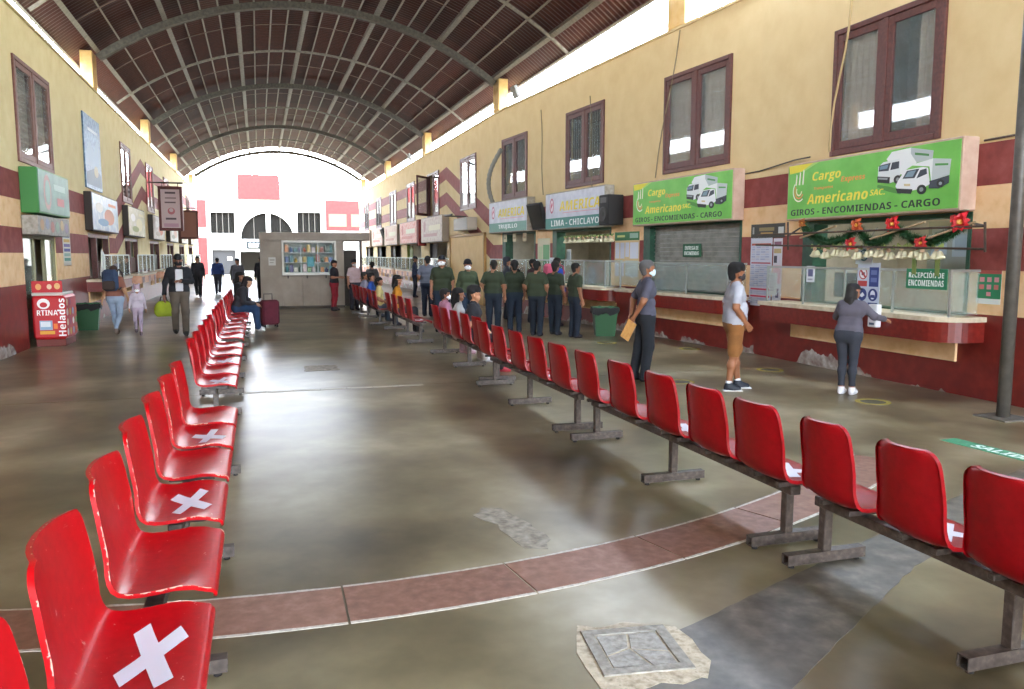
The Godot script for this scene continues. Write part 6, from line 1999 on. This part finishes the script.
func tv(label: String, T: Transform3D, u: float, v: float, w: float, h: float):
	var t := thing("wall_screen", label, "screen", on(T, u, v, 0.0))
	var tilt := Transform3D(Basis(Vector3.RIGHT, 0.3), Vector3(0, h * 0.5, 0.24))
	var st := stool()
	cbox(st, Vector3.ZERO, Vector3(w, h, 0.1), 0.02, tilt)
	part(st, "cabinet", hexm("1c191a", 0.5), t)
	st = stool()
	cbox(st, Vector3(0, 0, 0.052), Vector3(w - 0.08, h - 0.08, 0.006), 0.002, tilt)
	part(st, "display", hexm("0d0d10", 0.12), t)
	st = stool()
	tube(st, [Vector3(0, h * 0.6, 0.0), Vector3(0, h * 0.55, 0.2)], 0.03, 6)
	part(st, "arm", hexm("2a2624", 0.5), t)

func freezer():
	var f := thing("ice_cream_freezer", "red ice cream freezer with white Helados lettering by the shop door", "freezer", Transform3D(Basis.from_scale(Vector3(0.84, 1.0, 0.8)), Vector3(-3.83, 0, -17.6)))
	var red := hexm("b8161f", 0.4)
	var st := stool()
	cbox(st, Vector3(0, 0.07, 0), Vector3(0.6, 0.14, 1.1), 0.01)
	part(st, "plinth", hexm("6a2a22", 0.6), f)
	st = stool()
	cbox(st, Vector3(0, 0.56, 0), Vector3(0.68, 0.84, 1.2), 0.05)
	part(st, "cabinet", red, f)
	st = stool()
	cbox(st, Vector3(-0.02, 1.0, 0), Vector3(0.64, 0.06, 1.16), 0.02)
	part(st, "lid", hexm("c9c4bc", 0.4), f)
	st = stool()
	cbox(st, Vector3(-0.03, 1.14, 0.5), Vector3(0.62, 0.22, 0.03), 0.01)
	part(st, "header_card", red, f)
	printed("card_print", [["d8a060", discp(-0.2, 1.14, 0.06)], ["e0c0a0", discp(0.02, 1.14, 0.05)], ["d8b070", discp(0.18, 1.15, 0.06)]], 0.516, f)
	# end that faces the entrance
	var e := Node3D.new()
	e.name = "end_print"
	f.add_child(e)
	e.position = Vector3(0, 0, 0.601)
	printed("print", [["f0ece8", discp(-0.1, 0.82, 0.13, 0.1)], ["b8161f", discp(-0.1, 0.8, 0.075, 0.05)], ["8fb0c9", rectp(-0.2, 0.32, 0.06, 0.5)], ["dfe6ea", rectp(-0.18, 0.38, 0.02, 0.48)], ["d8a030", rectp(-0.2, 0.24, 0.1, 0.3)], ["e07a30", rectp(0.08, 0.34, 0.16, 0.44)]], 0.0, e)
	letters("RTINA", -0.03, 0.65, 0.42, 0.1, 0.002, hexm("f2eeea", 0.5), e)
	var hl := letters("Helados", 0.0, 0.0, 0.72, 0.16, 0.0, hexm("f4f2ee", 0.5), e)
	hl.transform = Transform3D(Basis(Vector3(0, 0, 1), PI * 0.5), Vector3(0.25, 0.56, 0.002)) * hl.transform
	var s := Node3D.new()
	s.name = "side_print"
	f.add_child(s)
	s.transform = Transform3D(Basis(UP, PI * 0.5), Vector3(0.341, 0, 0))
	var it := []
	var hues := ["e8e2da", "c9a040", "8aa8c0", "d86a3a", "e6d2b0", "a0506a", "f0ece8", "6a8a4a"]
	for i in 14: it.append([hues[i % 8], discp(-0.45 + 0.3 * (i % 4), 0.27 + 0.19 * int(i / 4.0), 0.09, 0.07, 10)])
	printed("print", it, 0.0, s)

func bow(label: String, T: Transform3D, p: Vector3, s: float, hex: String):
	var b := thing("ribbon_bow", label, "bow", on(T, p.x, p.y, p.z), "ribbon bows on the garland")
	# pointed loops of stiff ribbon set round a knot
	for i in 8:
		var a := TAU * i / 8.0 + 0.2
		var st := stool()
		var l: float = (0.15 if i % 2 else 0.11) * s
		var d := Vector3(cos(a), sin(a) * 0.8, 0); var t := Vector3(-sin(a), cos(a), 0) * 0.042 * s
		var k := Vector3(0, 0, 0.05 * s)
		quad(st, Vector3.ZERO, d * l * 0.55 - t + k, d * l + k * 0.3, d * l * 0.55 + t + k)
		quad(st, d * l * 0.55 + t + k * 0.9, d * l + k * 0.2, d * l * 0.55 - t + k * 0.9, Vector3(0, 0, -0.004))
		part(st, "ribbon_loop", hexm(hex, 0.5), b)
	var st := stool()
	cbox(st, Vector3(0, 0, 0.03 * s), Vector3(0.045, 0.045, 0.045) * s, 0.012)
	part(st, "knot", hexm("e0a040", 0.4), b)

func tinsel(label: String, T: Transform3D, pts: Array, w: float, r: float):
	var g := thing("tinsel_garland", label, "garland", Transform3D())
	var P := []
	for i in pts.size() - 1:
		for k in 10:
			var t := k / 10.0
			var a := seen(T, pts[i][0], pts[i][1], w); var b := seen(T, pts[i + 1][0], pts[i + 1][1], w)
			P.append(T * a.lerp(b, t))
	P.append(T * seen(T, pts[-1][0], pts[-1][1], w))
	part(st_tube(P, r * 0.35), "core", hexm("1c4a26", 0.7), g)
	var st := stool()
	var rg := RandomNumberGenerator.new()
	rg.seed = 11
	for i in P.size() - 1:
		for k in 70:
			var c: Vector3 = P[i].lerp(P[i + 1], rg.randf())
			var d := Vector3(rg.randf_range(-1, 1), rg.randf_range(-1, 1), rg.randf_range(-1, 1)).normalized()
			var s := d.cross(UP).normalized() * 0.009
			tri(st, c - s, c + s, c + d * r * rg.randf_range(0.7, 1.2))
	part(st, "needles", hexm("234f28", 0.6), g).set_meta("kind", "stuff")

func bell_mesh() -> ArrayMesh:
	if not cache.has("bell"):
		var st := stool()
		lathe(st, [[0.0, 0.0], [0.05, 0.0], [0.055, 0.012], [0.042, 0.03], [0.034, 0.065], [0.022, 0.09], [0.0, 0.1]], 12)
		cache["bell"] = commit(st)
	return cache["bell"]

func bell_charm(label: String, T: Transform3D, p: Vector3, s: float, group: String, tail: bool):
	var b := thing("bell_ornament", label, "ornament", Transform3D(T.basis.scaled(Vector3.ONE * s), T * p), group)
	for x in [-0.05, 0.05]:
		var o := mesh_part(bell_mesh(), "bell", hexm("d9d4b0", 0.4), b)
		o.position = Vector3(x, -0.14, 0)
		o.rotation.z = x * 5.0
	var st := stool()
	for sg in [-1.0, 1.0]:
		prism(st, vecs([[0, 0.0], [sg * 0.08, 0.045], [sg * 0.09, -0.02]]), 0.0, 0.02)
	part(st, "bow", hexm("8fa05a", 0.6), b)
	st = stool()
	lathe(st, [[0.0, 0.0], [0.022, 0.006], [0.028, 0.028], [0.02, 0.05], [0.0, 0.056]], 10, Transform3D(Basis(), Vector3(0, -0.05, 0.02)))
	part(st, "knob", hexm("d8b89a", 0.5), b)
	if tail:
		st = stool()
		prism(st, vecs([[-0.035, -0.12], [0.035, -0.12], [0.03, -0.36], [0.0, -0.33], [-0.03, -0.36]]), -0.01, 0.0)
		part(st, "ribbon_tail", hexm("6a7a3a", 0.6), b)

func garland():
	var W := 0.62
	tinsel("green tinsel garland swagged below the near cargo sign", TA, [[803, 226], [812, 236], [828, 243], [845, 238], [858, 228], [866, 240], [878, 244], [888, 238], [895, 227], [910, 238], [930, 243], [946, 236], [962, 225]], W, 0.095)
	for b in [[803, 223, 0.8, "a8642e", "small orange bow at the garland's left end"], [858, 225, 1.1, "b8542e", "orange red bow at the first garland peak"], [894, 224, 1.2, "c41f26", "bright red bow at the middle garland peak"], [962, 222, 1.4, "c8202a", "large red bow at the garland's right end"], [852, 244, 1.1, "b8242a", "red bow hanging under the first swag"], [922, 243, 1.0, "b82a2a", "red bow hanging under the last swag"]]:
		bow(b[4], TA, seen(TA, b[0], b[1], W + 0.06), b[2] * 0.85, b[3])
	var xs := [816, 826, 837, 845, 858, 870, 880, 890, 903, 915, 924, 938]
	for i in 12:
		bell_charm("pair of cream bells under a green bow on the near garland", TA, seen(TA, xs[i], 247 + 1.5 * sin(i * 2.0), W), 1.0, "bell ornaments of the near garland", i in [9, 11])
	for i in 11:
		bell_charm("tiny pale bell ornament strung under the LIMA - CHICLAYO sign", TB, seen(TB, 566 + i * 4.5, 237.5 - i * 0.2, 0.3), 1.0, "bell ornaments under the LIMA - CHICLAYO sign", false)
	var st := stool()
	tube(st, [TB * seen(TB, 560, 237, 0.3), TB * seen(TB, 614, 234, 0.3)], 0.012, 6)
	tag(part(st, "ornament_string", hexm("3a5a34", 0.7), self), "green string carrying bells under the LIMA - CHICLAYO sign", "string")
	# old iron awning frame that carries the garland
	var fr := thing("awning_frame", "rusty iron awning frame carrying the garland", "frame", Transform3D())
	var iron := noisy("iron", [[0.0, "2c221d"], [0.5, "43352c"], [1.0, "5c4433"]], 0.5, 0.7)
	for L in [[[756, 235], [985, 226]], [[756, 245], [985, 249]], [[985, 222], [985, 252]], [[788, 222], [788, 250]]]:
		st = st_tube([TA * seen(TA, L[0][0], L[0][1], 0.72), TA * seen(TA, L[1][0], L[1][1], 0.72)], 0.014)
		part(st, "bar", iron, fr)
	for L in [[[985, 226, 0.72], [968, 222, 0.02]], [[788, 236, 0.72], [800, 228, 0.02]]]:
		st = st_tube([TA * seen(TA, L[0][0], L[0][1], L[0][2]), TA * seen(TA, L[1][0], L[1][1], L[1][2])], 0.014)
		part(st, "stay", iron, fr)
	for L in [[[870, 239], [925, 222]], [[928, 238], [975, 222]], [[800, 238], [836, 226]]]:
		st = st_tube([TA * seen(TA, L[0][0], L[0][1], 0.7), TA * seen(TA, L[1][0], L[1][1], 0.7)], 0.013)
		part(st, "slat", hexm("a08a68", 0.7), fr)

func posters_right():
	# price board between the cargo booths
	var rows := [["c05a48", 0.05, 0.885, 0.95, 0.915], ["a8324a", 0.05, 0.62, 0.95, 0.64], ["c02a4a", 0.05, 0.235, 0.95, 0.26], ["c02a4a", 0.05, 0.13, 0.95, 0.155]]
	rows += price_rows(["b9bdd0", "a9aec6", "c8c4cc"], 6, 0.66, 0.87, 0.08, 0.94, 4) + price_rows(["b4b9cc", "a5abc4", "c4c0ca"], 11, 0.28, 0.6, 0.08, 0.94, 4) + price_rows(["b4b9cc"], 2, 0.17, 0.22, 0.08, 0.94, 4) + price_rows(["b4b9cc", "c0c0cc"], 3, 0.03, 0.12, 0.08, 0.94, 4)
	poster("price_board", "tall white fare list board between the two cargo booths", TA, 0.2, 0.86, 0.02, 0.62, 1.18, "cfd2dc", rows, "board")
	poster("side_notice", "narrow white notice sheet beside the fare list board", TA, 0.66, 0.94, 0.015, 0.24, 1.08, "d6d4da", [["8a5a70", 0.08, 0.88, 0.9, 0.95], ["c0a878", 0.08, 0.77, 0.9, 0.84], ["3a3640", 0.1, 0.62, 0.45, 0.73], ["d8a8ac", 0.1, 0.3, 0.9, 0.58], ["3a3660", 0.4, 0.08, 0.75, 0.22]])
	poster("header_board", "dark header board with pale writing above the fare list", TA, 0.36, 2.03, 0.02, 0.95, 0.24, "38362f", [["8a7a50", 0.25, 0.5, 0.7, 0.75], ["b08a4a", 0.3, 0.25, 0.66, 0.4], ["c9c9c4", 0.82, 0.25, 0.97, 0.75], ["9a9a90", 0.05, 0.3, 0.1, 0.8]], "board")
	poster("white_notice", "white paper notice taped inside the glass beside the fare list", TA, 1.14, 1.1, 0.43, 0.2, 0.36, "d2d6d6", price_rows(["a8aeb4"], 6, 0.12, 0.9, 0.1, 0.9, 1))
	poster("paper_notice", "small printed notice taped to the garlanded counter glass", TA, 2.1, 1.34, 0.466, 0.18, 0.24, "d8dae0", [["5a5a80", 0.2, 0.35, 0.8, 0.8], ["9a9aa8", 0.2, 0.12, 0.8, 0.22]])
	# safety stickers on the glass
	var sf := thing("safety_stickers", "strip of blue and red safety pictograms on the counter glass", "poster", on(TA, 3.3, 1.02, 0.466))
	var st := stool()
	box(st, Vector3(-0.21, 0, 0), Vector3(0.21, 0.62, 0.004))
	part(st, "sheet", hexm("b9c2d0", 0.5), sf)
	printed("pictograms", [
		["e8e4e4", discp(-0.1, 0.47, 0.085)], ["a8383a", discp(-0.1, 0.47, 0.08)], ["e4e0e0", discp(-0.1, 0.47, 0.062)], ["4a4448", rectp(-0.13, 0.45, -0.07, 0.49)], ["a8383a", vecs([[-0.155, 0.505], [-0.135, 0.525], [-0.045, 0.435], [-0.065, 0.415]])],
		["a8383a", rectp(-0.19, 0.3, -0.02, 0.375)], ["2a3a78", rectp(0.02, 0.3, 0.19, 0.56)], ["5a6aa0", rectp(0.05, 0.46, 0.16, 0.52)], ["5a6aa0", rectp(0.05, 0.36, 0.16, 0.42)],
		["22326e", discp(-0.1, 0.19, 0.085)], ["dfe4ee", vecs([[-0.15, 0.17], [-0.09, 0.22], [-0.05, 0.18], [-0.1, 0.15]])], ["22326e", discp(0.1, 0.19, 0.085)], ["dfe4ee", discp(0.1, 0.19, 0.045, 0.06)], ["22326e", rectp(0.06, 0.15, 0.14, 0.19)],
		["22326e", rectp(-0.19, 0.02, -0.02, 0.085)], ["22326e", rectp(0.02, 0.02, 0.19, 0.085)]], 0.004, sf)
	var tk := thing("check_sticker", "white sticker with a green check mark above the pictograms", "sticker", on(TA, 3.2, 1.62, 0.47))
	st = stool()
	box(st, Vector3(-0.16, 0, 0), Vector3(0.16, 0.26, 0.004))
	part(st, "sheet", hexm("bcc8cc", 0.5), tk)
	printed("check", [["2f6a78", discp(0, 0.12, 0.08)], ["bcd0d4", discp(0, 0.12, 0.062)], ["2f6a60", vecs([[-0.05, 0.12], [-0.03, 0.14], [-0.01, 0.11], [0.06, 0.2], [0.075, 0.18], [-0.01, 0.07]])]], 0.004, tk)
	st = stool()
	tube(st, [Vector3(0, 0.25, -0.004), Vector3(0, 0.5, -0.2)], 0.006, 5)
	part(st, "hanger", hexm("8a8a88", 0.5), tk)
	var rc := thing("reception_sign", "green RECEPCION DE ENCOMIENDAS sign on the counter glass", "sign", on(TA, 4.29, 1.33, 0.466))
	st = stool()
	cbox(st, Vector3(0, 0.12, 0.006), Vector3(0.64, 0.25, 0.012), 0.003)
	part(st, "board", hexm("17764f", 0.5), rc)
	letters("RECEPCIÓN DE", 0, 0.175, 0.55, 0.085, 0.012, hexm("eef4f0", 0.5), rc)
	letters("ENCOMIENDAS", 0, 0.068, 0.55, 0.075, 0.012, hexm("eef4f0", 0.5), rc)
	# green leaf cut-out and monitor inside
	var lf := thing("leaf_cutout", "bright green leaf shaped cut-out standing on the counter", "decoration", on(TA, 2.98, 1.0, 0.3))
	st = stool()
	prism(st, vecs([[-0.12, 0.02], [0.0, 0.0], [0.12, 0.06], [0.1, 0.14], [0.16, 0.2], [0.1, 0.24], [0.13, 0.36], [0.03, 0.3], [0.0, 0.42], [-0.05, 0.3], [-0.14, 0.32], [-0.09, 0.22], [-0.16, 0.16], [-0.08, 0.12]]), 0.0, 0.012)
	part(st, "cutout", hexm("3fa02c", 0.5), lf)
	st = stool()
	box(st, Vector3(-0.06, 0, -0.08), Vector3(0.06, 0.01, 0.0))
	part(st, "base", hexm("2f7a22", 0.5), lf)
	var mo := thing("monitor", "dark computer monitor behind the counter glass", "monitor", on(TA, 2.35, 1.0, 0.0))
	st = stool()
	cbox(st, Vector3(0, 0.3, 0), Vector3(0.55, 0.36, 0.05), 0.01)
	part(st, "case", hexm("2a3238", 0.5), mo)
	st = stool()
	cbox(st, Vector3(0, 0.06, 0), Vector3(0.05, 0.12, 0.04), 0.005)
	cbox(st, Vector3(0, 0.01, 0), Vector3(0.24, 0.02, 0.16), 0.004)
	part(st, "stand", hexm("22282c", 0.5), mo)
	# papers inside the cargo booth
	for q in [[3.5, 1.75, "pale paper sheet pinned inside beside the check sticker"], [3.85, 1.72, "pale paper sheet pinned inside above the reception sign"]]:
		poster("pinned_paper", q[2], TA, q[0], q[1], -0.5, 0.26, 0.38, "a9b8c4", [["93a4b2", 0.15, 0.2, 0.85, 0.8]])
	# dividing partition inside with notice
	st = stool()
	box(st, Vector3(4.05, 1.0, -0.9), Vector3(4.4, 2.2, -0.85), TA)
	box(st, Vector3(3.3, 1.55, -0.53), Vector3(4.2, 2.2, -0.505), TA)
	tag(part(st, "grey_partition", hexm("9aa09c", 0.8), self), "grey partition board inside the garlanded cargo booth", "partition")
	poster("health_poster", "green health poster with pink icons on the cream wall by the pole", TA, 4.78, 1.16, 0.012, 0.33, 0.4, "dfe6e2", [["1f7a50", 0.0, 0.16, 1.0, 0.9], ["b0504a", 0.0, 0.9, 1.0, 1.0], ["c98a90", 0.1, 0.66, 0.3, 0.8], ["c98a90", 0.42, 0.66, 0.6, 0.8], ["c98a90", 0.72, 0.66, 0.9, 0.8], ["c0706a", 0.1, 0.44, 0.3, 0.58], ["c98a90", 0.42, 0.44, 0.6, 0.58], ["c0706a", 0.72, 0.44, 0.9, 0.58], ["c98a90", 0.42, 0.24, 0.6, 0.36]])
	# board of papers right of the Lima - Chiclayo booth
	poster("route_board", "green headed board of white timetable papers by the dark green jamb", TB, 7.98, 1.06, 0.02, 1.1, 1.2, "d2b98a", [["2a6a3c", 0.0, 0.84, 1.0, 1.0], ["b9c070", 0.1, 0.9, 0.42, 0.94], ["8fb0a0", 0.62, 0.88, 0.95, 0.97], ["c9ccd8", 0.03, 0.5, 0.2, 0.8], ["c4c8d6", 0.24, 0.5, 0.41, 0.8], ["c9ccd8", 0.45, 0.53, 0.6, 0.8], ["d0d2dc", 0.64, 0.5, 0.97, 0.8], ["c4c8d6", 0.03, 0.16, 0.2, 0.42], ["c9ccd8", 0.24, 0.16, 0.4, 0.42], ["bcc8c0", 0.46, 0.16, 0.97, 0.46]], "board")
	for q in [[4.9, 1.5, "white paper notice on the LIMA - CHICLAYO glass"], [4.3, 1.72, "pale paper inside the LIMA - CHICLAYO booth"]]:
		poster("paper_notice", q[2], TB, q[0], q[1] - 0.25, 0.47 if q[0] > 4.5 else -0.3, 0.3, 0.42, "cfd4d4", [["a8b0b4", 0.15, 0.2, 0.85, 0.85]])
	st = stool()
	box(st, Vector3(4.25, 1.0, -1.7), Vector3(7.1, 2.38, -1.65), TB)
	tag(part(st, "white_partition", hexm("c2c8cc", 0.7), self), "white partition inside the LIMA - CHICLAYO booth", "partition")
	for q in [0.42, 1.2, 2.0]:
		poster("route_card", "small pale card under the TRUJILLO sign", TB, q, 2.14, 0.03, 0.28, 0.24, "b9ad8a", [["8a7a5a", 0.15, 0.35, 0.85, 0.6]], "card", "route cards under the TRUJILLO sign")
	poster("green_poster", "white and green poster between TRUJILLO and LIMA - CHICLAYO booths", TB, 3.35, 1.3, 0.012, 0.85, 0.9, "cfc8a8", [["6aa06a", 0.45, 0.1, 0.95, 0.8], ["b9c89a", 0.08, 0.2, 0.4, 0.75]])
